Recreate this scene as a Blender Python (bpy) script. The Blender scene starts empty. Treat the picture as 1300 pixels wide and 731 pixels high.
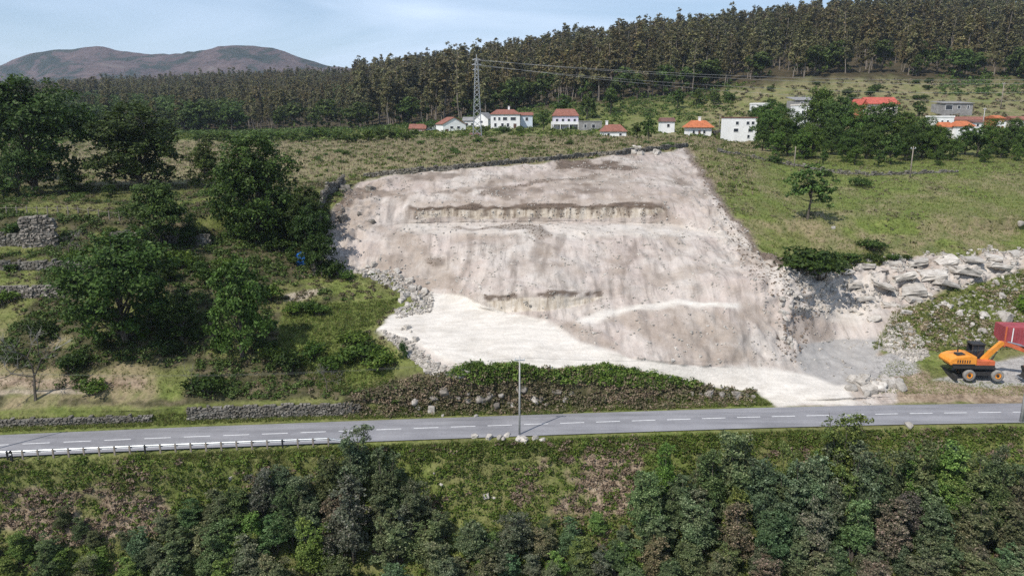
import bpy, bmesh, math, random
import numpy as np
from mathutils import Vector, Matrix
from mathutils.bvhtree import BVHTree

random.seed(7)
RNG = np.random.default_rng(11)
R = math.radians
scene = bpy.context.scene
COL = scene.collection

# ------------------------------------------------------------------ camera
CZ, PITCH, FPX, IW, IH = 30.0, R(13.0), 930.0, 1300.0, 731.0
cam_d = bpy.data.cameras.new('camera'); cam = bpy.data.objects.new('camera', cam_d); COL.objects.link(cam)
cam.location = (0, 0, CZ); cam.rotation_euler = (R(90) - PITCH, 0, 0)
cam_d.sensor_width = 36; cam_d.lens = 36 * FPX / IW
cam_d.clip_start = 0.5; cam_d.clip_end = 20000
scene.camera = cam

# ------------------------------------------------------------------ sky and sun
SUN_EL = R(51); SUN_XY = Vector((-0.70, -0.71)).normalized()
w = bpy.data.worlds.new('World'); scene.world = w; w.use_nodes = True
wn = w.node_tree; wn.nodes.clear()
sky = wn.nodes.new('ShaderNodeTexSky'); sky.sky_type = 'NISHITA'; sky.sun_disc = False
sky.sun_elevation = SUN_EL; sky.sun_rotation = math.atan2(SUN_XY.x, SUN_XY.y) % (2 * math.pi)
sky.altitude = 200; sky.air_density = 1.0; sky.dust_density = 0.3; sky.ozone_density = 3.5
tc = wn.nodes.new('ShaderNodeTexCoord')
mp = wn.nodes.new('ShaderNodeMapping'); mp.inputs['Scale'].default_value = (1.0, 1.0, 6.0); mp.inputs['Rotation'].default_value = (0.0, R(16), R(20))
nz = wn.nodes.new('ShaderNodeTexNoise'); nz.inputs['Scale'].default_value = 1.7; nz.inputs['Detail'].default_value = 7; nz.inputs['Roughness'].default_value = 0.48; nz.inputs['Distortion'].default_value = 0.7
cr = wn.nodes.new('ShaderNodeValToRGB'); cr.color_ramp.elements[0].position = 0.38; cr.color_ramp.elements[1].position = 0.72
cr.color_ramp.elements[0].color = (0.03, 0.03, 0.03, 1); cr.color_ramp.elements[1].color = (0.85, 0.85, 0.85, 1)
mx = wn.nodes.new('ShaderNodeMix'); mx.data_type = 'RGBA'
mx.inputs['B'].default_value = (7.3, 8.7, 10.8, 1)
bg = wn.nodes.new('ShaderNodeBackground'); bg.inputs['Strength'].default_value = 0.104
wo = wn.nodes.new('ShaderNodeOutputWorld')
L = wn.links.new
L(tc.outputs['Generated'], mp.inputs['Vector']); L(mp.outputs[0], nz.inputs['Vector']); L(nz.outputs['Fac'], cr.inputs[0])
L(cr.outputs[0], mx.inputs['Factor']); L(sky.outputs[0], mx.inputs['A']); L(mx.outputs['Result'], bg.inputs[0]); L(bg.outputs[0], wo.inputs[0])

sun_d = bpy.data.lights.new('sun', 'SUN'); sun_d.energy = 4.3; sun_d.angle = R(0.55); sun_d.color = (1.0, 0.955, 0.89)
sun = bpy.data.objects.new('sun', sun_d); COL.objects.link(sun)
dirv = Vector((-SUN_XY.x * math.cos(SUN_EL), -SUN_XY.y * math.cos(SUN_EL), -math.sin(SUN_EL)))
sun.rotation_euler = dirv.to_track_quat('-Z', 'Y').to_euler(); sun.location = (-60, -60, 120)
vs = scene.view_settings; vs.view_transform = 'Standard'; vs.look = 'None'; vs.gamma = 1.0; vs.exposure = 0.2; vs.use_curve_mapping = False
scene.cycles.max_bounces = 5; scene.cycles.diffuse_bounces = 3; scene.cycles.transparent_max_bounces = 6
scene.cycles.volume_bounces = 0
scene.cycles.use_denoising = False

HAZE = 0.00010

# ------------------------------------------------------------------ helpers
CP, SP = math.cos(PITCH), math.sin(PITCH)
def ray(px, py):
    a = (np.asarray(px, float) - IW / 2) / FPX; b = (IH / 2 - np.asarray(py, float)) / FPX
    return a, CP + b * SP, -SP + b * CP          # direction (x, y, z)
def at(px, py, Y):                                # the point of a pixel's ray at forward distance Y
    a, dy, dz = ray(px, py); t = Y / dy
    return Vector((float(a * t), float(Y), float(CZ + dz * t)))
def to_px(X, Y, Z):
    dep = Y * CP - (Z - CZ) * SP; up = Y * SP + (Z - CZ) * CP
    return IW / 2 + FPX * X / dep, IH / 2 - FPX * up / dep
def mpp(P):                                       # metres for each pixel at a point
    return (P[1] * CP - (P[2] - CZ) * SP) / FPX

def _hash(ix, iy, iz):
    h = (ix.astype(np.int64) * 374761393 + iy.astype(np.int64) * 668265263 + iz.astype(np.int64) * 2147483647) & 0xffffffff
    h = ((h ^ (h >> 13)) * 1274126177) & 0xffffffff
    h = (h ^ (h >> 16)) & 0xffffffff
    return h.astype(np.float64) / 4294967295.0 * 2 - 1
def vnoise(x, y, z):
    x0, y0, z0 = np.floor(x), np.floor(y), np.floor(z)
    fx, fy, fz = x - x0, y - y0, z - z0
    fx = fx * fx * (3 - 2 * fx); fy = fy * fy * (3 - 2 * fy); fz = fz * fz * (3 - 2 * fz)
    r = 0
    for dx in (0, 1):
        for dy in (0, 1):
            for dz in (0, 1):
                wgt = (fx if dx else 1 - fx) * (fy if dy else 1 - fy) * (fz if dz else 1 - fz)
                r = r + wgt * _hash(x0 + dx, y0 + dy, z0 + dz)
    return r
def fbm(x, y, z, octv=4, gain=0.5):
    r = 0; a = 1.0
    for k in range(octv):
        r = r + a * vnoise(x * 2 ** k + 17.3 * k, y * 2 ** k - 9.1 * k, z * 2 ** k + 3.7 * k); a *= gain
    return r

def mesh_np(name, V, F, mat=None, smooth=False):
    """V (n,3), F (m,k) uniform faces"""
    V = np.asarray(V, np.float32); F = np.asarray(F, np.int32); k = F.shape[1]; m = len(F)
    me = bpy.data.meshes.new(name)
    me.vertices.add(len(V)); me.vertices.foreach_set('co', V.ravel())
    me.loops.add(m * k); me.loops.foreach_set('vertex_index', F.ravel())
    me.polygons.add(m); me.polygons.foreach_set('loop_start', np.arange(0, m * k, k, dtype=np.int32))
    me.polygons.foreach_set('use_smooth', np.full(m, smooth))
    me.update(calc_edges=True)
    if mat: me.materials.append(mat)
    return me
def link(name, me, parent=None, loc=None):
    o = bpy.data.objects.new(name, me); COL.objects.link(o)
    if parent: o.parent = parent
    if loc is not None: o.location = loc
    return o
def empty(name, loc=(0, 0, 0), rz=0.0):
    o = bpy.data.objects.new(name, None); COL.objects.link(o); o.location = loc; o.rotation_euler = (0, 0, rz)
    o.empty_display_size = 0.5
    return o
def tag(o, label=None, cat=None, group=None, kind=None):
    if label: o['label'] = label
    if cat: o['category'] = cat
    if group: o['group'] = group
    if kind: o['kind'] = kind
    return o
def copy_tree(o, parent=None):
    c = o.copy(); COL.objects.link(c); c.parent = parent
    for ch in list(o.children): copy_tree(ch, c)
    return c

class MB:
    """collects shapes for ONE mesh"""
    def __init__(s): s.v = []; s.f = []
    def add(s, v, f):
        n = len(s.v); s.v += [tuple(p) for p in v]; s.f += [tuple(i + n for i in q) for q in f]; return s
    def box(s, x0, x1, y0, y1, z0, z1, M=None):
        v = [Vector(p) for p in ((x0,y0,z0),(x1,y0,z0),(x1,y1,z0),(x0,y1,z0),(x0,y0,z1),(x1,y0,z1),(x1,y1,z1),(x0,y1,z1))]
        if M: v = [M @ p for p in v]
        return s.add(v, [(0,3,2,1),(4,5,6,7),(0,1,5,4),(1,2,6,5),(2,3,7,6),(3,0,4,7)])
    def prism(s, prof, y0, y1, M=None):
        """profile in x,z extruded along y"""
        n = len(prof)
        v = [Vector((x, y0, z)) for x, z in prof] + [Vector((x, y1, z)) for x, z in prof]
        if M: v = [M @ p for p in v]
        return s.add(v, [tuple(range(n)), tuple(range(2*n-1, n-1, -1))] + [(i, n+i, n+(i+1) % n, (i+1) % n) for i in range(n)])
    def tube(s, pts, rad, seg=6, cap=True):
        pts = [Vector(p) for p in pts]; n0 = len(s.v)
        if not hasattr(rad, '__len__'): rad = [rad] * len(pts)
        for i, p in enumerate(pts):
            d = (pts[min(i+1, len(pts)-1)] - pts[max(i-1, 0)])
            d = d.normalized() if d.length > 1e-9 else Vector((0, 0, 1))
            up = Vector((0, 0, 1)) if abs(d.z) < 0.9 else Vector((1, 0, 0))
            a = d.cross(up).normalized(); b = d.cross(a)
            for k in range(seg):
                t = 2 * math.pi * k / seg
                s.v.append(tuple(p + (a * math.cos(t) + b * math.sin(t)) * rad[i]))
        for i in range(len(pts) - 1):
            for k in range(seg):
                k2 = (k + 1) % seg
                s.f.append((n0+i*seg+k, n0+i*seg+k2, n0+(i+1)*seg+k2, n0+(i+1)*seg+k))
        if cap:
            s.f.append(tuple(n0 + k for k in range(seg))[::-1]); e = n0 + (len(pts)-1)*seg
            s.f.append(tuple(e + k for k in range(seg)))
        return s
    def build(s, name, mat, parent=None, smooth=False, bevel=0.0, loc=None):
        me = bpy.data.meshes.new(name); me.from_pydata(s.v, [], s.f)
        bm = bmesh.new(); bm.from_mesh(me); bmesh.ops.recalc_face_normals(bm, faces=bm.faces)
        if bevel > 0:
            ed = [e for e in bm.edges if len(e.link_faces) == 2 and e.calc_face_angle(0) > 0.5]
            bmesh.ops.bevel(bm, geom=ed, offset=bevel, segments=2, affect='EDGES', profile=0.7, clamp_overlap=True)
        for f in bm.faces: f.smooth = smooth
        bm.to_mesh(me); bm.free()
        me.materials.append(mat)
        return link(name, me, parent, loc)

# ------------------------------------------------------------------ materials
MATS = {}
class G:
    """small node-graph helper"""
    def __init__(s, name):
        s.m = bpy.data.materials.new(name); s.m.use_nodes = True; s.t = s.m.node_tree; s.t.nodes.clear()
        s.out = s.n('ShaderNodeOutputMaterial'); MATS[name] = s.m
    def n(s, t, **kw):
        nd = s.t.nodes.new(t)
        for k, v in kw.items(): setattr(nd, k, v)
        return nd
    def l(s, a, b): s.t.links.new(a, b)
    def put(s, sock, v):
        if hasattr(v, 'links') or isinstance(v, bpy.types.NodeSocket): s.l(v, sock)
        elif isinstance(v, tuple) and len(v) == 3 and sock.type == 'RGBA': sock.default_value = (*v, 1)
        else: sock.default_value = v
    def pos(s): return s.n('ShaderNodeNewGeometry').outputs['Position']
    def objc(s): return s.n('ShaderNodeTexCoord').outputs['Object']
    def noise(s, vec, scale, detail=5, rough=0.55, dist=0.0, stretch=None):
        if stretch:
            mp = s.n('ShaderNodeMapping'); mp.inputs['Scale'].default_value = stretch; s.l(vec, mp.inputs['Vector']); vec = mp.outputs[0]
        nd = s.n('ShaderNodeTexNoise'); s.l(vec, nd.inputs['Vector']); nd.inputs['Scale'].default_value = scale
        nd.inputs['Detail'].default_value = detail; nd.inputs['Roughness'].default_value = rough; nd.inputs['Distortion'].default_value = dist
        return nd.outputs['Fac']
    def ramp(s, fac, stops):
        nd = s.n('ShaderNodeValToRGB'); cr = nd.color_ramp
        while len(cr.elements) < len(stops): cr.elements.new(0.5)
        for e, (p, c) in zip(cr.elements, stops):
            e.position = p; e.color = (*c, 1) if hasattr(c, '__len__') else (c, c, c, 1)
        s.l(fac, nd.inputs[0]); return nd.outputs[0]
    def mix(s, f, a, b, blend='MIX'):
        nd = s.n('ShaderNodeMix'); nd.data_type = 'RGBA'; nd.blend_type = blend
        s.put(nd.inputs['Factor'], f); s.put(nd.inputs['A'], a); s.put(nd.inputs['B'], b); return nd.outputs['Result']
    def math(s, op, a, b=0.0, clamp=False):
        nd = s.n('ShaderNodeMath', operation=op, use_clamp=clamp); s.put(nd.inputs[0], a); s.put(nd.inputs[1], b); return nd.outputs[0]
    def bump(s, h, strength, dist):
        nd = s.n('ShaderNodeBump'); s.l(h, nd.inputs['Height']); nd.inputs['Strength'].default_value = strength; nd.inputs['Distance'].default_value = dist
        return nd.outputs[0]
    def pr(s, col, rough=0.8, metal=0.0, spec=0.3, normal=None):
        b = s.n('ShaderNodeBsdfPrincipled'); s.put(b.inputs['Base Color'], col); s.put(b.inputs['Roughness'], rough)
        b.inputs['Metallic'].default_value = metal; b.inputs['Specular IOR Level'].default_value = spec
        if normal: s.l(normal, b.inputs['Normal'])
        return b.outputs[0]
    def done(s, sh): s.l(sh, s.out.inputs['Surface']); return s.m

def simple(name, col, rough=0.7, metal=0.0, var=0.25, scale=3.0, spec=0.3):
    g = G(name); f = g.noise(g.objc(), scale, 6, 0.6)
    dark = tuple(c * (1 - var) for c in col); lite = tuple(min(1, c * (1 + var * 0.6)) for c in col)
    return g.done(g.pr(g.ramp(f, [(0.3, dark), (0.7, lite)]), rough, metal, spec))

def foliage(name, stops, trans=0.28, rough=0.55, clump=0.35, objvar=0.4, patch=None):
    g = G(name)
    rpi = g.n('ShaderNodeNewGeometry').outputs['Random Per Island']
    c = g.ramp(rpi, stops)
    oi = g.n('ShaderNodeObjectInfo')
    nz = g.noise(g.objc(), 0.55, 3, 0.6)
    c = g.mix(1.0, c, g.ramp(nz, [(0.3, 1 - clump), (0.7, 1 + clump)]), 'MULTIPLY')
    if patch: c = g.mix(g.ramp(g.noise(g.pos(), patch[0], 4, .65), [(.42, 0), (.62, 1)]), c, g.mix(1.0, c, patch[1], 'MULTIPLY'))
    hs = g.n('ShaderNodeHueSaturation'); g.l(c, hs.inputs['Color'])
    g.l(g.math('ADD', g.math('MULTIPLY', oi.outputs['Random'], 0.024), 0.484), hs.inputs['Hue'])
    g.l(g.math('ADD', g.math('MULTIPLY', oi.outputs['Random'], objvar), 1 - objvar / 2), hs.inputs['Value'])
    c = g.mix(1.0, hs.outputs[0], oi.outputs['Color'], 'MULTIPLY')
    p = g.pr(c, rough, 0, 0.22)
    tr = g.n('ShaderNodeBsdfTranslucent'); g.l(c, tr.inputs['Color'])
    m = g.n('ShaderNodeMixShader'); m.inputs[0].default_value = trans; g.l(p, m.inputs[1]); g.l(tr.outputs[0], m.inputs[2])
    return g.done(m.outputs[0])

foliage('leaf_oak', [(0.0, (0.034, 0.056, 0.012)), (0.5, (0.066, 0.105, 0.022)), (0.85, (0.10, 0.145, 0.032)), (1.0, (0.15, 0.185, 0.06))])
foliage('leaf_euc', [(0.0, (0.102, 0.112, 0.04725)), (0.5, (0.162, 0.168, 0.0735)), (0.8, (0.21, 0.2016, 0.0945)), (1.0, (0.264, 0.2128, 0.126))], trans=0.25, objvar=0.55, patch=(.013, (1.12, .93, .88)))
foliage('leaf_acacia', [(0.0, (0.0552, 0.07728, 0.04057)), (0.45, (0.1016, 0.1304, 0.07213)), (0.8, (0.1632, 0.189, 0.1127)), (1.0, (0.3072, 0.3255, 0.2352))], trans=0.25, clump=.3, patch=(.35, (1.1, .95, 1.0)))
foliage('leaf_bramble', [(0.0, (0.045, 0.082, 0.012)), (0.5, (0.088, 0.145, 0.02)), (0.85, (0.135, 0.19, 0.035)), (1.0, (0.19, 0.17, 0.07))], clump=0.45)
foliage('leaf_scrub', [(0.0, (0.0715, 0.077, 0.033)), (0.4, (0.1155, 0.1155, 0.0495)), (0.7, (0.176, 0.143, 0.088)), (1.0, (0.275, 0.209, 0.143))], clump=0.4)
foliage('grass_blade', [(0.0, (0.09775, 0.138, 0.0253)), (0.5, (0.1552, 0.1955, 0.046)), (0.85, (0.23, 0.23, 0.0805)), (1.0, (0.3335, 0.2818, 0.138))], trans=0.3, clump=0.3)
foliage('straw_blade', [(0.0, (0.14, 0.105, 0.065)), (0.5, (0.22, 0.17, 0.11)), (1.0, (0.32, 0.255, 0.17))], trans=0.15)
foliage('twig', [(0.0, (0.13, 0.12, 0.10)), (1.0, (0.22, 0.205, 0.18))], trans=0.0)

g = G('bark'); f = g.noise(g.objc(), 3.0, 6, 0.6, 0, (3, 3, 0.6))
g.done(g.pr(g.ramp(f, [(0.3, (0.05, 0.042, 0.032)), (0.7, (0.14, 0.12, 0.095))]), 0.9))
g = G('bark_pale'); f = g.noise(g.objc(), 2.0, 6, 0.6, 0, (3, 3, 0.5))
g.done(g.pr(g.ramp(f, [(0.3, (0.12, 0.095, 0.075)), (0.7, (0.30, 0.26, 0.215))]), 0.85))
g = G('bark_white'); f = g.noise(g.objc(), 4.0, 6, 0.6, 0, (3, 3, 0.5))
g.done(g.pr(g.ramp(f, [(0.3, (0.28, 0.26, 0.22)), (0.6, (0.5, 0.48, 0.43))]), 0.85))

def stone_mat(name, a, b, c, bumpd=0.03):
    g = G(name); oc = g.objc(); n1 = g.noise(oc, 1.3, 8, 0.62); n2 = g.noise(oc, 9.0, 6, 0.65)
    rpi = g.n('ShaderNodeNewGeometry').outputs['Random Per Island']
    col = g.ramp(n1, [(0.28, a), (0.5, b), (0.72, c)])
    col = g.mix(1.0, col, g.ramp(n2, [(0.3, 0.72), (0.7, 1.15)]), 'MULTIPLY')
    col = g.mix(1.0, col, g.ramp(rpi, [(0, 0.72), (1, 1.15)]), 'MULTIPLY')
    return g.done(g.pr(col, 0.92, 0, 0.2, g.bump(g.math('ADD', n1, n2), 0.6, bumpd)))
stone_mat('boulder_pale', (0.26, 0.23, 0.195), (0.46, 0.42, 0.37), (0.60, 0.56, 0.50))
stone_mat('wall_stone', (0.085, 0.075, 0.058), (0.17, 0.155, 0.13), (0.31, 0.29, 0.255))
stone_mat('outcrop', (0.10, 0.09, 0.075), (0.22, 0.195, 0.165), (0.40, 0.36, 0.315))

# ------------------------------------------------------------------ terrain: cross-country lines, each (pixel column, pixel row, height or distance)
PXC = np.linspace(-420, 1720, 860)
def smooth1(a, n):
    k = np.hanning(n + 2)[1:-1]; k /= k.sum()
    return np.convolve(np.pad(a, n // 2, mode='edge'), k, mode='valid')[:len(a)]
def line(mode, pts, prev=None, sm=9):
    px = [p[0] for p in pts]
    py = smooth1(np.interp(PXC, px, [p[1] for p in pts]), sm); val = smooth1(np.interp(PXC, px, [p[2] for p in pts]), sm)
    if mode == 'YZ':                               # row given as Y directly
        Yv, Zv = py, val; dep = Yv * CP - (Zv - CZ) * SP
        return np.stack([(PXC - IW/2) / FPX * dep, Yv, Zv], 1)
    a, dy, dz = ray(PXC, py)
    if mode == 'z': t = (CZ - val) / -dz
    elif mode == 'Y': t = val / dy
    elif mode == 'd': t = (prev[:, 1] + val) / dy
    return np.stack([a * t, dy * t, CZ + dz * t], 1)

ROAD_C = [(-420, 586), (-200, 575), (30, 564), (215, 556), (540, 543.7), (640, 540.3), (740, 536.8), (950, 530), (1130, 525.8), (1280, 523.5), (1720, 521)]
RW = 2.55
rc = line('z', [(a, b, 0.0) for a, b in ROAD_C], sm=61)
tn = np.gradient(rc[:, :2], axis=0); tn /= np.linalg.norm(tn, axis=1)[:, None]
nrm = np.stack([-tn[:, 1], tn[:, 0]], 1)           # points away from the camera
def offs(d, z):
    o = rc.copy(); o[:, :2] += nrm * d; o[:, 2] = z; return o

LN = []      # (line, subdivisions to reach it, noise amplitude)
LN.append((line('YZ', [(-420, 14, -21), (1720, 14, -21)]), 0, 0.2))
LN.append((line('YZ', [(-420, 38, -16), (1720, 38, -16)]), 14, 0.4))
LN.append((line('z', [(-420, 740, -9), (0, 735, -9), (300, 735, -9.5), (700, 735, -9), (1300, 735, -9), (1720, 740, -9)]), 26, 0.4))
LN.append((line('z', [(-420, 660, -4.5), (0, 650, -4.6), (120, 650, -4.6), (300, 645, -5), (700, 640, -4.5), (1000, 630, -4.6), (1300, 620, -4.4), (1720, 615, -4)]), 40, 0.3))
LN.append((offs(-RW - 1.3, -0.75), 30, 0.18))
LN.append((offs(-RW - 0.5, -0.10), 8, 0.05))
LN.append((offs(RW + 0.5, -0.06), 14, 0.0))
nv = offs(RW + 1.3, 0.15); LN.append((nv, 6, 0.05))
LN.append((line('z', [(-420, 528, 1.5), (0, 521, 1.5), (180, 521, 1.4), (250, 515, 1.5), (440, 509, 1.6), (490, 499, 2.0), (540, 487, 3.0), (590, 472, 4.3), (660, 468, 4.2), (760, 474, 3.3), (830, 482, 2.4), (900, 492, 1.3), (970, 502, .55), (1060, 505.5, .4), (1150, 502, .4), (1300, 497, .45), (1720, 490, .5)]), 24, 0.22))
LN.append((line('z', [(-420, 505, 2.6), (0, 497, 2.7), (200, 495, 2.7), (440, 470, 3.4), (468, 435, 5.4), (485, 416, 6.5), (530, 434, 5.8), (585, 462, 4.75), (660, 464, 4.4), (760, 467, 3.7), (900, 485, 1.7), (1000, 496, .8), (1060, 500, .65), (1150, 488, .8), (1300, 483, .9), (1720, 478, 1)]), 18, 0.15))
LN.append((line('z', [(-420, 432, 6), (0, 430, 6.2), (200, 430, 6.2), (400, 425, 6.2), (480, 405, 7), (545, 405, 6.9), (650, 425, 6.1), (700, 433, 5.6), (760, 447, 4.9), (850, 459, 4.0), (950, 468, 2.7), (1010, 474, 1.9), (1060, 468, 1.6), (1130, 462, 1.7), (1200, 460, 1.9), (1300, 454, 2.1), (1720, 450, 2.5)]), 30, 0.15))
LN.append((line('z', [(-420, 380, 9), (0, 380, 9), (200, 380, 9), (400, 388, 8), (480, 386, 7.9), (545, 380, 8.1), (650, 400, 7.4), (700, 404, 7.2), (760, 390, 8.1), (850, 384, 8.5), (930, 394, 7.9), (1000, 430, 4.6), (1060, 430, 3.0), (1120, 432, 3.2), (1200, 408, 5.0), (1300, 398, 5.4), (1720, 390, 6)]), 34, 0.22))
mid = line('z', [(-420, 379, 9.1), (0, 378, 9.1), (200, 378, 9.1), (400, 368, 9.2), (450, 347, 10.4), (545, 372, 8.5), (620, 392, 7.9), (700, 394, 7.9), (760, 381, 8.6), (850, 374, 9.1), (920, 380, 8.8), (1000, 402, 6.8), (1060, 392, 5.8), (1130, 378, 6.8), (1200, 366, 7.8), (1300, 350, 8.6), (1720, 340, 9)])
LN.append((mid, 14, 0.15))
LN.append((line('d', [(-420, 365, .5), (0, 365, .5), (90, 365, .5), (200, 362, 1.5), (400, 350, 4), (450, 337, 3), (545, 362, 2), (620, 374, .7), (760, 366, .8), (850, 362, 1.6), (920, 356, 2.5), (1000, 352, 3.5), (1060, 350, 3.6), (1130, 348, 3), (1200, 342, 2.5), (1300, 331, 2.0), (1720, 325, 2)], mid), 18, 0.28))
fb = line('z', [(-420, 343, 11.3), (0, 343, 11.3), (120, 343, 11.3), (400, 320, 12.4), (450, 310, 13), (510, 300, 14), (600, 293, 14.7), (750, 293, 14.7), (850, 300, 14.1), (950, 320, 12.3), (1000, 332, 11.0), (1060, 336, 10.6), (1130, 335, 10.4), (1200, 330, 10.6), (1300, 321, 10.9), (1720, 315, 11)])
LN.append((fb, 50, 0.30))
bn = line('z', [(-420, 329, 12.6), (0, 329, 12.6), (120, 328, 12.6), (400, 300, 13.9), (450, 292, 14.6), (510, 284, 14.9), (600, 282.5, 15.0), (750, 281.5, 15.1), (850, 285, 14.8), (930, 305, 13.3), (1000, 323, 11.7), (1060, 325, 11.5), (1130, 323, 11.4), (1300, 314, 11.5), (1720, 308, 11.5)])
LN.append((bn, 14, 0.12))
LN.append((line('d', [(-420, 312, 5), (0, 312, 5), (130, 310, 5), (400, 288, 4), (450, 278, 3.5), (500, 272, 1.4), (525, 264.5, .45), (600, 263, .4), (700, 262.5, .4), (835, 261, .45), (860, 270, 1.6), (930, 290, 3.2), (1000, 300, 6), (1300, 292, 6), (1720, 290, 6)], bn), 26, 0.12))
LN.append((line('z', [(-420, 278, 16.6), (0, 278, 16.6), (150, 276, 16.7), (300, 272, 16.9), (400, 274, 16.4), (450, 262, 17.3), (520, 252, 18.2), (600, 250, 18.4), (750, 246, 18.8), (850, 244, 18.9), (930, 272, 16.2), (1000, 282, 15.1), (1300, 276, 15.1), (1720, 276, 15)]), 18, 0.22))
qt = line('z', [(-420, 258, 18), (0, 258, 18), (200, 254, 18.2), (330, 246, 18.8), (410, 242, 19.0), (450, 232, 19.9), (500, 223, 20.9), (600, 214, 21.8), (700, 205, 22.5), (800, 196, 23.2), (875, 188.5, 23.7), (910, 194, 23.2), (1000, 212, 20.3), (1100, 219, 19.5), (1200, 216, 19.8), (1300, 211, 20.2), (1720, 205, 20.5)])
LN.append((qt, 44, 0.25))
LN.append((line('Y', [(-420, 180, 230), (0, 180, 230), (200, 183, 225), (400, 181, 222), (500, 178.5, 222), (650, 173.5, 230), (720, 172.5, 235), (800, 175, 225), (880, 179, 215), (930, 181, 212), (1000, 184, 205), (1100, 182, 205), (1200, 180, 205), (1300, 181, 205), (1720, 181, 205)]), 40, 0.22))
LN.append((line('Y', [(-420, 170, 290), (0, 170, 290), (300, 172, 290), (500, 169, 285), (590, 165, 280), (650, 162.5, 278), (720, 163, 275), (790, 164, 272), (860, 165, 265), (930, 166, 262), (980, 158, 260), (1050, 150, 258), (1120, 147, 255), (1200, 144, 255), (1300, 144, 255), (1720, 142, 255)]), 16, 0.2))
LN.append((line('Y', [(-420, 163, 380), (0, 163, 380), (300, 164, 375), (450, 160, 365), (550, 154, 350), (650, 140, 335), (720, 132, 330), (800, 128, 325), (880, 124, 320), (940, 110, 315), (1000, 104, 315), (1100, 102, 312), (1200, 110, 305), (1300, 114, 300), (1720, 114, 300)]), 18, 0.4))
LN.append((line('Y', [(-420, 140, 560), (0, 140, 560), (300, 140, 550), (450, 134, 520), (550, 124, 500), (650, 108, 480), (750, 96, 470), (850, 86, 460), (950, 78, 450), (1050, 66, 440), (1300, 62, 430), (1720, 60, 430)]), 30, 2.0))
LN.append((line('Y', [(-420, 122, 1000), (0, 122, 1000), (100, 118, 980), (200, 113, 960), (300, 108, 940), (400, 105, 900), (450, 106, 850), (550, 97, 780), (650, 83, 740), (750, 69, 710), (850, 57, 690), (950, 49, 670), (1050, 36, 650), (1200, 26, 640), (1300, 26, 640), (1720, 20, 640)]), 50, 4.0))
LN.append((line('YZ', [(-420, 1500, 15), (500, 1500, 15), (1720, 1400, 20)]), 12, 5.0))

rows = [LN[0][0]]; amp = [np.full(len(PXC), LN[0][2])]
for (A, _, na), (B, n, nb) in zip(LN[:-1], LN[1:]):
    for k in range(1, n + 1):
        t = k / n; rows.append(A * (1 - t) + B * t); amp.append(np.full(len(PXC), na * (1 - t) + nb * t))
GRD = np.array(rows); AMP = np.array(amp); NR, NC = GRD.shape[:2]
# round the creases off a little, but keep the cut steps and the road bed sharp
Zs = GRD[:, :, 2].copy()
for _ in range(2): Zs[1:-1] = 0.25 * Zs[:-2] + 0.5 * Zs[1:-1] + 0.25 * Zs[2:]
GRD[:, :, 2] = Zs

def in_poly(x, y, poly):
    r = np.zeros(x.shape, bool); n = len(poly)
    for i in range(n):
        x0, y0 = poly[i]; x1, y1 = poly[(i + 1) % n]
        c = ((y0 > y) != (y1 > y)); d = (y1 - y0) if y1 != y0 else 1e-9
        r ^= c & (x < (x1 - x0) * (y - y0) / d + x0)
    return r
def blur(m, n=1):
    m = m.astype(float)
    for _ in range(n):
        p = np.pad(m, 1, mode='edge')
        m = (p[:-2, 1:-1] + p[2:, 1:-1] + p[1:-1, :-2] + p[1:-1, 2:] + 2 * p[1:-1, 1:-1]) / 6
    return m
X, Y, Z = GRD[:, :, 0], GRD[:, :, 1], GRD[:, :, 2]
U, V = to_px(X, Y, Z)
jit = 1.0 * fbm(X * .22, Y * .22, Z * .3, 4) ; jit2 = fbm(X * .22 + 50, Y * .22, Z * .3 + 9, 4)
s_ = np.clip(90 / np.maximum(Y, 40), .2, 1.5)
UJ, VJ = U + 7 * s_ * jit, V + 4 * s_ * jit2
MASK_Y = (Y > 60) & (Y < 200)
QUARRY = [(412,302),(426,262),(442,238),(470,226),(600,214),(700,205),(800,196),(872,189),(900,225),(935,275),(958,316),(1000,334),(1060,346),(1100,336),(1160,327),(1230,327),(1270,322),(1300,316),(1500,306),(1500,325),(1300,342),(1240,358),(1190,372),(1150,392),(1135,425),(1110,450),(1100,480),(1140,492),(1140,512),(1060,516),(985,516),(960,497),(880,487),(800,469),(760,467),(660,466),(612,462),(596,476),(575,482),(552,470),(515,442),(480,417),(500,402),(548,388),(530,370),(490,350),(455,345),(430,347),(414,338)]
WHITE = [(478,417),(545,372),(590,374),(640,397),(690,407),(740,432),(800,454),(900,463),(1000,471),(1070,482),(1082,512),(985,515),(960,497),(880,486),(800,468),(660,466),(600,464),(565,458),(530,440)]
P_ = lambda poly: in_poly(UJ, VJ, poly) & MASK_Y
m_rock = P_(QUARRY)
m_white = P_(WHITE) | P_([(735,404),(800,386),(870,379),(935,386),(935,392),(870,386),(800,394),(750,409)])
m_white2 = P_([(500,285),(850,285),(940,300),(960,330),(900,300),(850,302),(510,298)]) | P_([(965,335),(1060,352),(1110,350),(1128,380),(1090,415),(1010,398)]) | P_([(1180,345),(1300,322),(1300,340),(1200,362)])
m_grey = P_([(1005,440),(1060,432),(1120,428),(1112,460),(1142,493),(1060,492),(1010,470)]) | P_([(1180,484),(1225,470),(1300,452),(1500,450),(1500,484),(1230,492)]) | P_([(1100,455),(1150,440),(1170,470),(1120,480)])
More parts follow.
